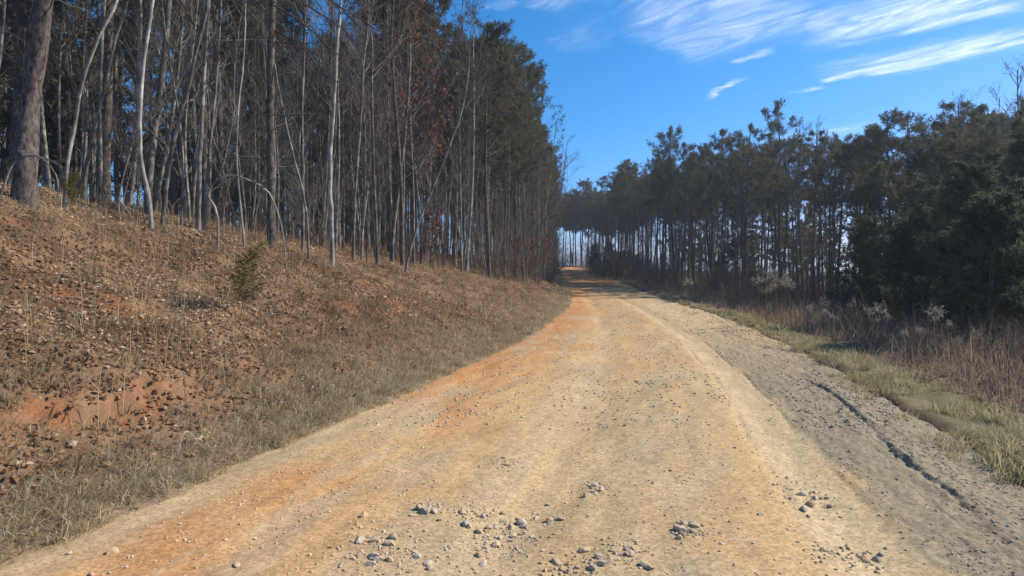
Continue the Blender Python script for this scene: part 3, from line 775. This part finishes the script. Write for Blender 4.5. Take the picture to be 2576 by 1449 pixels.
for i, (a_, d, s, ty) in enumerate([(1345, 41, 1.0, .16), (1372, 52, 1.05, .17)]):
    x = ray(a_, 0)[0] * d
    place('bare_tree', BARES[i * 3], (x, d, float(ground_z(x, d))), 0, s, ['bare tree leaning out over the road at the bend', 'second leaning bare tree past the bend, twigs against the sky'][i], 'tree', None, (0, ty))
for i, (a_, d, s) in enumerate([(1335, 40, .9), (1300, 37, .75), (1370, 46, 1.0), (1090, 24, .7)]):
    x = ray(a_, 0)[0] * d
    place('oak_sapling', OAKS[2], (x, d, float(ground_z(x, d))), i * 1.7, s, 'small oak sapling with russet dead leaves at the road bend' if i < 3 else 'low russet oak sapling under the bare trees', 'sapling', 'russet oak saplings by the bend' if i < 3 else None)

# far part of that wood reads as one mass
def mass(name, spots, protos, mats, label, cat):
    Vs, Ts, As, Ms = [], [], [], []; n = 0
    for (x, y, s, rz, k) in spots:
        for part, mo in ((0, 0), (1, 1)):
            V, T, A, M = protos[k][part]
            c_, s_ = math.cos(rz), math.sin(rz)
            W = np.stack([V[:, 0] * c_ - V[:, 1] * s_, V[:, 0] * s_ + V[:, 1] * c_, V[:, 2]], 1) * s + np.array([x, y, float(ground_z(x, y))])
            Vs.append(W); Ts.append(T + n); As.append(A); Ms.append(M + mo); n += len(V)
    me = make_mesh(name, np.concatenate(Vs), np.concatenate(Ts), mats, np.concatenate(As), np.concatenate(Ms))
    o = link(name, me); tag(o, label, cat, kind='stuff'); return o
lowp = [[p.arrays() for p in pine_proto(900 + i, H=14, base=.12, spread=2.7, K=4, dens=.28, ln=.62, wd=.16, lite=True)] for i in range(3)]
spots = []
while len(spots) < 150:
    y = rr.uniform(6, 112); t = rr.uniform(24, 48)
    x = left_xy(y, t)
    if x < -.95 * y - 6: continue
    spots.append((x, y, rr.uniform(.85, 1.15), rr.uniform(0, 6.28), rr.randrange(3)))
mass('far_wood', spots, lowp, [M_pbark, M_twig, M_need], 'dense far wood behind the trees on the bank', 'wood')
LOWP = lowp

# ------------------------------------------------------------------ the wood beyond the brushy side of the road
def right_edge(y):  # x of the wood's front
    return np.interp(y, [10, 18, 24, 38, 50, 65, 80, 100, 125], [27, 26, 24.5, 20.5, 15.5, 13.2, 13.0, 12.8, 11])
def scatter_right(n, dmin, back, proto, name, label, cat, group, sc_rng, y0, y1, off=0, deep=1.2, wide=1.0):
    k = 0; tries = 0
    while k < n and tries < 20000:
        tries += 1
        y = rr.uniform(y0, y1); x = float(right_edge(y)) + off + back * rr.random() ** deep
        if x > .95 * y + 4 or not free(x, y, dmin): continue
        taken.append((x, y)); k += 1
        s = rr.uniform(*sc_rng) * float(np.interp(y, [22, 27, 38, 50, 65, 90], [.68, .74, .86, .93, .96, 1.04]))
        place(name, rr.choice(proto), (x, y, float(ground_z(x, y))), rr.uniform(0, 6.28), s * wide, right_label(label, x, y, s / float(np.interp(y, [22, 27, 38, 50, 65, 90], [.68, .74, .86, .93, .96, 1.04])), sum(sc_rng) / 2), cat, group, (rr.gauss(0, .02), rr.gauss(0, .02)), s * rr.uniform(.92, 1.1))
THIN = [proto_meshes('thin_pine', pine_proto(170 + i, H=14, r=.11, base=[.55, .48, .62, .52][i], spread=[2.2, 2.5, 2.0, 2.3][i], dens=.55, K=12, ln=.32), ('trunk', 'crown'), [M_pbark], [M_twig, M_need]) for i in range(4)]
scatter_right(112, 1.2, 15, THIN, 'pine_tree', 'dark backlit pine', 'tree', 'pines in the wood beyond the verge', (.86, 1.04), 22, 92, wide=1.15)
scatter_right(64, .8, 9, BARES, 'bare_tree', 'bare tree among pines', 'tree', 'bare trees beyond the brushy verge', (.75, 1.05), 20, 92, -1.5)
scatter_right(40, .6, 3, SAPS, 'sapling', 'bare grey sapling', 'sapling', 'saplings before the dark pines', (.9, 1.4), 18, 80, -4)
scatter_right(60, .8, 8, TALLSHRUB, 'bare_shrub', 'bare grey shrub', 'shrub', 'grey shrubs before the dark pines', (.7, 1.2), 16, 80, -4)
scatter_right(26, 1.0, 7, CEDARS, 'cedar', 'low evergreen cedar', 'cedar', 'low cedars at the foot of the pines', (.45, .75), 26, 90, -1.5)
# young pines clothed to the ground at the front of that wood
YOUNG = [proto_meshes('young_pine', pine_proto(150 + i, H=[7.5, 8.5, 6.5][i], r=.09, base=.1, spread=[2.6, 2.8, 2.4][i], dens=1.1), ('trunk', 'crown'), [M_pbark], [M_twig, M_need]) for i in range(3)]
for i, (a_, d) in enumerate([(2240, 29.5), (2420, 27), (2520, 25.5), (2620, 24), (2330, 32)]):
    x = ray(a_, 0)[0] * d
    place('young_pine', YOUNG[i % 3], (x, d, float(ground_z(x, d))), i * 1.9, rr.uniform(.85, 1.1), 'bushy young pine clothed to the ground before the dark pines', 'tree', 'young pines before the wood')
spots = []
while len(spots) < 85:
    y = rr.uniform(20, 100); x = float(right_edge(y)) + rr.uniform(9, 26)
    if x > .95 * y + 6: continue
    spots.append((x, y, rr.uniform(.42, .75), rr.uniform(0, 6.28), rr.randrange(3)))
mass('far_wood', spots, LOWP, [M_pbark, M_twig, M_need], 'far wood seen between trunks beyond the brushy verge', 'wood')
# pines on the rise where the road goes out of sight
k = 0
while k < 44:
    y = rr.uniform(104, 128); x = rr.uniform(3.5, 24)
    if abs(float(lateral(x, y))) < 3.3 or not free(x, y, 1.4): continue
    taken.append((x, y)); k += 1
    place('pine_tree', rr.choice([PINES[1], PINES[4], PINES[3]]), (x, y, float(ground_z(x, y))), rr.uniform(0, 6.28), rr.uniform(.9, 1.12), 'open pine with sky between trunks on the rise where the road ends', 'tree', 'pines on the rise at the road end', (rr.gauss(0, .03), rr.gauss(0, .03)))
k = 0
while k < 34:
    y = rr.uniform(130, 165); x = rr.uniform(4, 30)
    if abs(float(lateral(x, y))) < 3 or not free(x, y, 1.4): continue
    taken.append((x, y)); k += 1
    place('bare_tree', rr.choice(BARES), (x, y, float(ground_z(x, y))), rr.uniform(0, 6.28), rr.uniform(.55, .8), 'small bare tree against the sky past the rise', 'tree', 'bare trees past the rise')
for i, (a_, d, k, s) in enumerate([(2440, 17, 0, 1.05), (2600, 17.5, 1, 1.05), (2290, 19, 2, 1.0), (2470, 19.5, 1, 1.0), (2180, 24, 0, .9), (2330, 23, 1, .95), (2680, 17, 0, 1.2), (2490, 12.8, 2, .95), (2590, 13.6, 2, 1.1), (2400, 15.5, 2, .8)]):
    x = ray(a_, 0)[0] * d
    place('cedar', CEDARS[k], (x, d, float(ground_z(x, d))), i * 1.3, s, ['dense dark green cedar behind the brush near the verge', 'broad dark cedar, tallest beside the brushy verge', 'low cedar in front of the dark pines', 'dark cedar standing behind the dense cedar', 'cedar tucked at the foot of the dark pines', 'cedar filling the gap between pines and brush', 'large cedar past the broad dark cedar', 'small dark cedar rising straight out of the brush', 'bushy cedar just behind the small dark cedar', 'lowest cedar among the brown brush'][i], 'cedar', None)
for i, (a_, d, s) in enumerate([(2420, 29, .85), (2510, 27, .86), (2570, 26, .85)]):
    x = ray(a_, 0)[0] * d
    place('bare_tree', BARES[(i * 2 + 1) % 6], (x, d, float(ground_z(x, d))), i * 2.3, s, ['bare tree with fine twigs rising over the dark pines', 'bare tree rising behind the dense cedar', 'bare tree rising behind the broad cedar'][i], 'tree', None)

# ------------------------------------------------------------------ brush along the verge
k = 0; tries = 0; brush_xy = []
while k < 95 and tries < 9000:
    tries += 1
    y = 4 + 62 * rr.random() ** 1.5; tr_ = 1.7 + 9 * rr.random() ** 1.1
    x = float(cx_f(y)) + (float(hw_f(y)) + tr_) * 1.04
    if x > .93 * y + 1.5 or x > right_edge(y) or any((x - a_) ** 2 + (y - b_) ** 2 < .5 for a_, b_ in brush_xy): continue
    brush_xy.append((x, y)); k += 1; ss = rr.uniform(.6, 1.0)
    place('bare_shrub', rr.choice(SHRUBS), (x, y, float(ground_z(x, y))), rr.uniform(0, 6.28), ss, ('taller' if ss > .8 else 'low') + ' reddish brown bare shrub ' + ('right beside the grassy verge ' if tr_ < 4 else 'back from the grassy verge ') + ('near the pale seed head weeds' if y < 22 else 'by the shaded stretch of road' if y > 42 else 'past the pale seed head weeds'), 'shrub', 'brown shrubs in the brush beside the verge')

k = 0
while k < 26:
    y = rr.uniform(11, 44); tr_ = rr.uniform(3, 9)
    x = float(cx_f(y)) + (float(hw_f(y)) + tr_) * 1.04
    if x > .9 * y + 1 or x > right_edge(y) - 1 or not free(x, y, .7): continue
    taken.append((x, y)); k += 1; ss = rr.uniform(.5, .85)
    place('bare_shrub', rr.choice(TALLSHRUB), (x, y, float(ground_z(x, y))), rr.uniform(0, 6.28), ss, ('tall' if ss > .68 else 'shorter') + ' tangled bare shrub rising above the brown brush ' + ('by the cedars' if y < 24 else 'before the dark pines'), 'shrub', 'tangled shrubs above the brush')
k = 0
while k < 18:
    y = rr.uniform(104, 126); x = rr.uniform(3, 15)
    if abs(float(lateral(x, y))) < 3.2 or not free(x, y, .6): continue
    taken.append((x, y)); k += 1
    place('bare_shrub', rr.choice(TALLSHRUB), (x, y, float(ground_z(x, y))), rr.uniform(0, 6.28), rr.uniform(.7, 1.1), 'bare shrub under the pines on the rise where the road ends', 'shrub', 'shrubs on the rise')
def weed_proto(seed, H, fl):
    rg = np.random.default_rng(seed)
    gs, gf = Geo(), Geo()
    ns = rg.integers(2, 4)
    pos = np.concatenate([rg.normal(0, .05, (ns, 2)), np.full((ns, 1), -.03)], 1)
    p1, r1 = grow(pos, np.concatenate([rg.normal(0, .18, (ns, 2)), np.ones((ns, 1))], 1), H * rg.uniform(.8, 1.05, ns), np.full(ns, .006), 8, 0, .06, .5, rg)
    tubes(gs, p1, r1, 5, .6)
    q, d, _, _, _ = side(p1, r1, 5, .85, 1.0, (.4, .9), rg)
    p2, r2 = grow(q, d, rg.uniform(.08, .2, len(q)) * fl, np.full(len(q), .003), 4, -.6, .15, .5, rg); tubes(gs, p2, r2, 3, .6)
    tips = np.concatenate([p2[:, -1], p2[:, 2], p1[:, -1]])
    tips = np.repeat(tips, 2, 0) + rg.normal(0, .008, (len(tips) * 2, 3))
    needles(gf, tips, unit(rg.normal(0, 1, tips.shape)), 7, .035, .014, .8, 0, rg.random(len(tips)), rg)
    return gs, gf
WEEDS = [proto_meshes('weed', weed_proto(700 + i, [1.1, .9, 1.25][i], [1.1, .9, 1.2][i]), ('stalk', 'seed_head'), [M_stem], [M_seed]) for i in range(3)]
for i, (a_, b_, d) in enumerate([(1905, 690, 17), (1935, 690, 17.5), (1965, 695, 16), (1990, 700, 16.4), (2090, 760, 12), (2055, 765, 12.5), (2190, 765, 10.5), (2210, 770, 11.5), (2160, 770, 13), (2370, 770, 11), (2385, 775, 11.3), (2440, 850, 8.5), (1720, 700, 24), (2280, 800, 10)]):
    x = ray(a_, 0)[0] * d; gz = float(ground_z(x, d))
    topz = CAM_H + (HY - b_) / F * d
    s = max(.6, min(1.5, (topz - gz) / 1.1))
    place('seed_weed', WEEDS[i % 3], (x, d, gz), i * 1.1, s, 'dry weed with pale fluffy seed heads standing in the brown brush', 'weed', 'pale seed head weeds in the brush')

# ------------------------------------------------------------------ ground cover
def blades(g, x, y, z, ln, wd, lean, tone, rg, mi=0, droop=None):
    M = len(x)
    a_ = rg.uniform(0, 6.283, M) if droop is None else rg.normal(-.25, droop, M); b_ = rg.uniform(0, 6.283, M)
    base = np.stack([x, y, z - .01], 1)
    d = np.stack([np.cos(a_) * lean, np.sin(a_) * lean, np.ones(M)], 1); d = unit(d)
    d2 = unit(np.stack([np.cos(a_) * lean * 2.6, np.sin(a_) * lean * 2.6, np.full(M, .75)], 1) + rg.normal(0, .15, (M, 3)))
    s = np.stack([np.cos(b_), np.sin(b_), np.zeros(M)], 1) * (wd * .5)[:, None]
    mid = base + d * (ln * .5)[:, None]; tip = mid + d2 * (ln * .5)[:, None]
    V = np.stack([base - s, base + s, mid + s * .8, mid - s * .8, tip], 1).reshape(-1, 3)
    i = np.arange(M) * 5
    T = np.concatenate([np.stack([i, i + 1, i + 2], 1), np.stack([i, i + 2, i + 3], 1), np.stack([i + 3, i + 2, i + 4], 1)])
    g.add(V, T, np.repeat(tone, 5), mi)
def bank_pts(n, y0, y1, t0, t1, rg, ypow=2.0, tpow=1.0):
    y = y0 + (y1 - y0) * rg.random(n) ** ypow
    t = t0 + (t1 - t0) * rg.random(n) ** tpow
    th = cx_f(y + .5) - cx_f(y - .5)
    x = cx_f(y) - (hw_f(y) + t) * np.sqrt(1 + th * th)
    k = x > -.93 * y - 2
    return x[k], y[k], t[k]
rg = np.random.default_rng(31)
# leaf litter
g = Geo()
for n, y0, y1, size, tp in ((76000, 2.2, 16, .06, .9), (56000, 12, 75, .095, .9)):
    x, y, t = bank_pts(n, y0, y1, .35, 12, rg, 1.3, tp)
    keep = rg.random(len(x)) < (.35 + .65 * sstep(.4, 1.4, t)) * (1 - .5 * clay_at(x, y)) * (.45 + .55 * sstep(.35, .6, fbm(x * 1.1, y * 1.1, 3, 71)))
    x, y = x[keep], y[keep]
    tone = np.clip(rg.normal(.54, .22, len(x)) + (fbm(x * .6, y * .6, 3, 73) - .5) * .8, 0, 1)
    z0 = ground_z(x, y); gx = (ground_z(x + .06, y) - z0) / .06; gy = (ground_z(x, y + .06) - z0) / .06
    nrm = unit(np.stack([-gx, -gy, np.ones(len(x))], 1))
    leaves(g, np.stack([x, y, z0 + rg.uniform(.004, .03, len(x))], 1), size, 0, rg, tone=tone, nrm=nrm)
tag(link('leaf_litter', g.mesh('leaf_litter', [M_leaf], False)), 'brown dead leaves lying all over the bank', 'leaves', kind='stuff')
# dry grass tufts on the bank
g = Geo()
for nt_, y0, y1, per, ln, wd in ((7000, 2.2, 14, 22, .18, .006), (4200, 11, 60, 13, .24, .014)):
    x, y, t = bank_pts(nt_, y0, y1, .0, 8.5, rg, 1.3, 1.5)
    keep = rg.random(len(x)) < (.3 + .7 * sstep(.4, .62, fbm(x * .9, y * .9, 3, 75)) + .6 * (1 - sstep(.3, 1.2, t))) * (1 - .65 * clay_at(x, y)) * (1 - .6 * sstep(1.8, 4, t))
    x, y, t = x[keep], y[keep], t[keep]
    sz = rg.uniform(.6, 1.4, len(x)) * (.7 + .3 * sstep(.3, 1.5, t))
    xx = np.repeat(x, per) + rg.normal(0, .05, len(x) * per); yy = np.repeat(y, per) + rg.normal(0, .05, len(x) * per)
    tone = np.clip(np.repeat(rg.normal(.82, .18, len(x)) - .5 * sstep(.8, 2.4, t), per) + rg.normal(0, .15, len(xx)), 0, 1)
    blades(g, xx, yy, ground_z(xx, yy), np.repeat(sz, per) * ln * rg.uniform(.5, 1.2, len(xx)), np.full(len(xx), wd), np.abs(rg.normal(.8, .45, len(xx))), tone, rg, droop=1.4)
# straw lying flat among the leaves
x, y, t = bank_pts(64000, 2.2, 28, .1, 9, rg, 1.25, 1.1)
kk = rg.random(len(x)) < (.35 + .65 * sstep(.38, .6, fbm(x * 1.2, y * 1.2, 3, 78))) * (1 - .7 * clay_at(x, y)); x, y = x[kk], y[kk]
blades(g, x, y, ground_z(x, y) + .015, rg.uniform(.10, .32, len(x)), np.full(len(x), .0055), np.abs(rg.normal(1.5, .6, len(x))), np.clip(rg.normal(.66, .24, len(x)), 0, 1), rg, droop=.95)
# fine upright stalks
x, y, t = bank_pts(3200, 2.5, 40, .8, 8, rg, 1.2)
ph = fbm(x * .7, y * .7, 2, 77); kk = rg.random(len(x)) < sstep(.45, .65, ph); x, y = x[kk], y[kk]
blades(g, x, y, ground_z(x, y), rg.uniform(.3, .85, len(x)), np.full(len(x), .007), np.abs(rg.normal(.08, .08, len(x))), np.clip(rg.normal(.7, .15, len(x)), 0, 1), rg)
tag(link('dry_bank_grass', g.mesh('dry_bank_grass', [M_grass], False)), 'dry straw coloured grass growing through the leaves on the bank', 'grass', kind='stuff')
# green and straw grass along both road edges
g = Geo()
def verge_pts(n, y0, y1, t0, t1, ypow, sgn):
    y = y0 + (y1 - y0) * rg.random(n) ** ypow; t = rg.uniform(t0, t1, n)
    th = cx_f(y + .5) - cx_f(y - .5)
    return cx_f(y) + sgn * (hw_f(y) + t) * np.sqrt(1 + th * th), y, t
for sgn, nt_, y0, y1, t0, t1, per, ln, wd, gb in ((1, 2100, 3, 20, -.25, .85, 26, .16, .007, .8), (1, 1400, 16, 75, -.1, .65, 14, .19, .02, .7), (-1, 500, 2.2, 14, -.15, .8, 18, .09, .006, .62), (-1, 200, 12, 45, -.1, .6, 12, .12, .015, .7)):
    x, y, t = verge_pts(nt_, y0, y1, t0, t1, 1.6, sgn)
    keep = rg.random(len(x)) < sstep(t0, t0 + .5, t) * (.05 + .95 * sstep(.40, .58, fbm(x * 1.7, y * 1.7, 3, 79)))
    x, y = x[keep], y[keep]
    xx = np.repeat(x, per) + rg.normal(0, .06, len(x) * per); yy = np.repeat(y, per) + rg.normal(0, .06, len(x) * per)
    tone = np.clip(np.repeat(rg.normal(gb, .2, len(x)), per) + rg.normal(0, .18, len(xx)), 0, 1)
    blades(g, xx, yy, top_z(xx, yy), np.repeat(rg.uniform(.5, 1.3, len(x)), per) * ln * rg.uniform(.5, 1.2, len(xx)), np.full(len(xx), wd), np.abs(rg.normal(.5, .3, len(xx))), tone, rg)
tag(link('verge_grass', g.mesh('verge_grass', [M_green], False)), 'short green and straw grass along the edges of the dirt road', 'grass', kind='stuff')
# thin brown stems filling the brush
g = Geo()
for n, y0, y1, wd, t1, yp in ((26000, 3.0, 22, .007, 9, 1.2), (22000, 16, 75, .018, 11, 1.2)):
    y = y0 + (y1 - y0) * rg.random(n) ** yp; t = .8 + (t1 - .8) * rg.random(n)
    x = cx_f(y) + (hw_f(y) + t) * 1.04
    k = (x < .93 * y + 1.5) & (x < right_edge(y) + 1)
    x, y, t = x[k], y[k], t[k]
    ln = rg.uniform(.35, 1.0, len(x)) * (.4 + .6 * sstep(.8, 2.4, t)) * (.55 + 1.1 * fbm(x * .5, y * .5, 3, 81))
    blades(g, x, y, ground_z(x, y), ln, np.full(len(x), wd) * rg.uniform(.5, 1.2, len(x)), np.abs(rg.normal(.38, .35, len(x))), np.clip(rg.normal(.56, .24, len(x)), 0, 1), rg)
    # leaves fallen among them
    leaves(g, np.stack([x, y, ground_z(x, y) + rg.uniform(0, .25, len(x)) * ln], 1)[::2], .06, 0, rg, tone=np.clip(rg.normal(.5, .2, len(x)), 0, 1)[::2])
# undergrowth on the floor of both woods
for n, f in ((14000, 0), (7000, 1)):
    y = rg.uniform(14, 100, n)
    if f == 0: x = right_edge(y) - 3 + 16 * rg.random(n); k = x < .93 * y + 2
    else:
        t = edge_t(y) - .3 + 7 * rg.random(n) ** 1.5; x = cx_f(y) - (hw_f(y) + t) * 1.04; k = x > -.9 * y
    x, y = x[k], y[k]
    blades(g, x, y, ground_z(x, y), rg.uniform(.4, 1, len(x)) * rg.uniform(.6, 3.4 if f == 0 else 1.5, len(x)), np.full(len(x), .022) * rg.uniform(.4, 1.2, len(x)), np.abs(rg.normal(.3, .25, len(x))), np.clip(rg.normal(.4, .2, len(x)), 0, 1), rg)
tag(link('brush_stems', g.mesh('brush_stems', [M_stem], False)), 'tangle of thin reddish brown stems beside the grassy verge', 'brush', kind='stuff')

# ------------------------------------------------------------------ stones and gravel
def ico(level):
    import bmesh
    bm = bmesh.new(); bmesh.ops.create_icosphere(bm, subdivisions=level, radius=1)
    V = np.array([v.co[:] for v in bm.verts]); T = np.array([[v.index for v in f.verts] for f in bm.faces]); bm.free()
    return V, T
IV1, IT1 = ico(1); IV2, IT2 = ico(2)
STONES = []
for i in range(9):
    r_ = np.random.default_rng(800 + i)
    V = IV2.copy()
    for _ in range(15):
        n_ = unit(r_.normal(0, 1, 3)); dd = r_.uniform(.45, .78)
        ex = np.maximum(V @ n_ - dd, 0); V -= ex[:, None] * n_
    V *= r_.uniform([.8, .6, .45], [1.1, .9, .7]); V += r_.normal(0, .02, V.shape)
    STONES.append(make_mesh('stone', V, IT2, [M_stone], np.full(len(V), r_.random()), smooth=False))
def stone(x, y, s, label, group):
    o = link('stone', STONES[rr.randrange(9)])
    o.location = (x, y, float(top_z(x, y)) + s * .12); o.scale = (s,) * 3
    o.rotation_euler = (rr.uniform(-.3, .3), rr.uniform(-.3, .3), rr.uniform(0, 6.28))
    tag(o, label, 'stone', group)
clusters = [  # pixel, spread in metres, count, size, label
    (955, 1388, .16, 30, .030, 'grey stone in the longest gravel heap on the dirt road'),
    (1082, 1275, .045, 5, .042, 'rounded pale stone in the tight pile beside the gravel'),
    (1190, 1300, .10, 12, .030, 'stone in the loose gravel strip on the road centre'),
    (1270, 1370, .13, 16, .032, 'stone in the widest gravel patch on the road'),
    (1740, 1335, .055, 9, .036, 'stone in the small round pile on tan dirt'),
    (1570, 1385, .07, 12, .030, 'stone in the narrow gravel streak on tan dirt'),
    (1445, 1425, .09, 14, .026, 'bluish grey stone in the fine gravel streak'),
    (1265, 1165, .06, 9, .024, 'pale stone in a small cluster up the road'),
    (1500, 1225, .09, 7, .032, 'stone in the sparse row along the rut'),
    (2020, 1245, .13, 12, .034, 'stone beside the smooth wheel track'),
    (1635, 965, .14, 9, .028, 'stone in a far gravel spot on the road'),
    (2130, 1400, .10, 12, .026, 'small stone along the crumbled edge of the wheel track'),
    (1350, 1310, .12, 8, .034, 'pale lone stone next to the gravel strip')]
for (a_, b_, sp, n, s0, lab) in clusters:
    c0 = hit(a_, b_)
    for i in range(n):
        x, y = c0[0] + rr.gauss(0, sp * .95), c0[1] + rr.gauss(0, sp * 1.1)
        stone(x, y, s0 * rr.choice([.5, .6, .8, 1, 1.25, 1.5]), lab, lab.replace('stone in', 'stones in').replace('stone ', 'stones '))
k = 0
while k < 140:
    y = 3 + 14 * rr.random() ** 1.8; l_ = rr.uniform(-2.7, 2.8)
    x = float(cx_f(y)) + l_ * 1.035
    if abs(x) > .86 * y: continue
    k += 1
    stone(x, y, rr.choice([.012, .014, .016, .02, .024, .03]), 'small loose stone lying singly on the packed dirt road', 'single stones on the road')
p = hit(500, 1108); stone(p[0], p[1], .075, 'pale stone lying in the grass at the foot of the bank', None)
p = hit(285, 1390); stone(p[0], p[1], .05, 'flat pale stone at the road edge below the bank', None)
# finer gravel
g = Geo()
def pebbles(x, y, s):
    M = len(x)
    V = IV1[None] * (1 + rg.normal(0, .16, (M, len(IV1), 1))) * (s[:, None] * rg.uniform(.6, 1.2, (M, 3)))[:, None, :] * np.array([1, 1, .7])
    V += np.stack([x, y, top_z(x, y) + s * .15], 1)[:, None, :]
    T = (IT1[None] + (np.arange(M) * len(IV1))[:, None, None]).reshape(-1, 3)
    g.add(V.reshape(-1, 3), T, np.repeat(rg.random(M), len(IV1)))
for n, y0, y1, s0 in ((8000, 2.6, 8, .007), (8000, 6, 24, .014), (1300, 20, 50, .02)):
    y = y0 + (y1 - y0) * rg.random(n) ** 1.3; l_ = np.where(rg.random(n) < .35, rg.uniform(1.75, 2.95, n), rg.uniform(-2.8, 2.8, n))
    keep = rg.random(n) < (.12 + .7 * sstep(.40, .60, fbm(l_ * 2.6, y * .7, 4, 83)) + .4 * np.exp(-((l_ - track_f(y) + .95) / .3) ** 2)) * (1 - .85 * np.exp(-((l_ - track_f(y)) / .24) ** 4))
    y, l_ = y[keep], l_[keep]; x = cx_f(y) + l_ * 1.035
    pebbles(x, y, s0 * rg.uniform(.5, 1.6, len(x)))
for (a_, b_, sp, n, s0, lab) in clusters:
    c0 = hit(a_, b_); m_ = n * 7
    pebbles(c0[0] + rg.normal(0, sp * 1.1, m_), c0[1] + rg.normal(0, sp * 1.2, m_), rg.uniform(.004, .013, m_))
tag(link('gravel', g.mesh('gravel', [M_stone], False)), 'fine loose gravel spread over the dirt road', 'gravel', kind='stuff')

# ------------------------------------------------------------------ fallen branches and the pine seedling on the bank
def limb(pts, d, r, label, name='fallen_branch', seed=1, twig=5, m0=None, drop=True):
    r_ = np.random.default_rng(seed)
    W = np.array([at(a_, b_, dd) for (a_, b_), dd in zip(pts, d)])
    if drop:
        for j in (0, -1): W[j, 2] = float(ground_z(W[j, 0], W[j, 1])) + r * .5
    s_ = np.concatenate([[0], np.cumsum(np.linalg.norm(np.diff(W, axis=0), axis=1))]); tt = np.linspace(0, s_[-1], 20)
    P = np.stack([herm(s_, W[:, k])(tt) for k in range(3)], 1); o0 = P[0].copy(); P -= o0
    Rr = r * (1 - .65 * tt / s_[-1])
    gs, g2 = Geo(), Geo(); tubes(gs, P[None], Rr[None], 7, .5)
    q, dd, _, _, _ = side(P[None], Rr[None], twig, .2, 1, (.4, 1.0), r_)
    p1, r1 = grow(q, dd, r_.uniform(.2, .6, len(q)), np.full(len(q), r * .4), 5, 0, .15, .4, r_); tubes(g2, p1, r1, 4, .5)
    q, dd, _, _, _ = side(p1, r1, 3, .3, 1, (.4, .9), r_)
    p2, r2 = grow(q, dd, r_.uniform(.1, .25, len(q)), np.full(len(q), r * .22), 3, 0, .15, .5, r_); tubes(g2, p2, r2, 3, .5)
    e = bpy.data.objects.new(name, None); col.objects.link(e); e.location = o0; tag(e, label, 'branch')
    link('limb', gs.mesh('limb', [m0 or M_pale]), e); link('twigs', g2.mesh('twigs', [M_twig]), e)['kind'] = 'stuff'
limb([(548, 566), (540, 520), (521, 487), (548, 452), (580, 440), (622, 452), (668, 475), (700, 540), (722, 600)], [11.6, 11.5, 11.4, 11.3, 11.2, 11.2, 11.3, 11.5, 11.6], .026, 'pale dead branch arching over at the edge of the leaf litter', seed=3, twig=9)
limb([(235, 490), (275, 485), (310, 515), (345, 545)], [11.5, 11.4, 11.3, 11.2], .02, 'pale broken branch propped low among the trunks', seed=4)
limb([(320, 690), (375, 685), (420, 684)], [8.8, 8.9, 9.0], .008, 'thin straight stick lying on the leaves', seed=5, twig=2)
limb([(440, 1115), (470, 1085), (510, 1070)], [4.7, 4.9, 5.0], .005, 'curved dry stalk on the grass below the clay ledge', seed=6, twig=1)
limb([(600, 800), (575, 850), (560, 900)], [7.2, 6.8, 6.5], .008, 'short dark stick on the bank near the pine seedling', seed=7, twig=3, m0=M_twig)
limb([(0, 420), (50, 398), (100, 395), (135, 430), (142, 485)], [9.4, 9.4, 9.4, 9.5, 9.6], .018, 'grey branch hooped in front of the thickest pine', seed=8, twig=4, drop=True, m0=M_gbark)
def seedling(seed):
    r_ = np.random.default_rng(seed); P, Rr = wavy_trunk(.62, .006, r_, 8, .05, .03)
    gt = Geo(); P0 = P.copy(); P0[:, 0, 2] -= .04; tubes(gt, P0, Rr, 5, .5); g2 = Geo()
    p, d, ra, t, _ = side(P, Rr, 16, .3, 1, (.5, 1.1), r_); p1, r1 = grow(p, d, r_.uniform(.08, .25, len(p)), np.full(len(p), .003), 4, .5, .1, .5, r_); tubes(g2, p1, r1, 3)
    pos = np.concatenate([p1[:, -1], p1[:, 2]]); ax = unit(np.concatenate([p1[:, -1] - p1[:, 0]] * 2))
    needles(g2, pos, ax, 18, .12, .004, .5, 1, r_.uniform(.5, .9, len(pos)), r_)
    return gt, g2
M_young = m_leafy('young_needles', [(0, (.10, .09, .02)), (1, (.24, .21, .06))], .3)
SEED = proto_meshes('seedling', seedling(5), ('trunk', 'crown'), [M_twig], [M_twig, M_young])
p = hit(606, 800)
place('pine_seedling', SEED, (p[0], p[1], float(ground_z(p[0], p[1]))), .4, 1.15, 'small yellow green pine seedling alone on the open bank', 'seedling', None)
p = hit(185, 540)
place('pine_seedling', SEED, (p[0], p[1], float(ground_z(p[0], p[1]))), 2.4, .9, 'small green pine seedling under the thickest pine', 'seedling', None)

# ------------------------------------------------------------------ thin veil added in place of lens flare, lifting the dark woods: one closed box of air round the whole place
hm = bpy.data.materials.new('flare_veil_air'); hm.use_nodes = True
ht = hm.node_tree; ht.nodes.clear()
pv = N(ht, 'ShaderNodeVolumePrincipled')
pv.inputs['Color'].default_value = (.80, .88, 1.0, 1)
pv.inputs['Density'].default_value = FLARE_VEIL
pv.inputs['Anisotropy'].default_value = .3
ho = N(ht, 'ShaderNodeOutputMaterial'); L(ht, pv.outputs[0], ho.inputs['Volume'])
hx, hy0, hy1, hz0, hz1 = 5400.0, -120.0, 3000.0, -110.0, 30.0
V = np.array([[x, y, z] for z in (hz0, hz1) for y in (hy0, hy1) for x in (-hx, hx)])
Q = np.array([[0, 2, 3, 1], [4, 5, 7, 6], [0, 1, 5, 4], [2, 6, 7, 3], [0, 4, 6, 2], [1, 3, 7, 5]])
tag(link('flare_veil', make_mesh('flare_veil', V, Q, [hm], smooth=False)), 'thin pale veil added in place of lens flare over road and woods', 'flare_veil', kind='stuff')
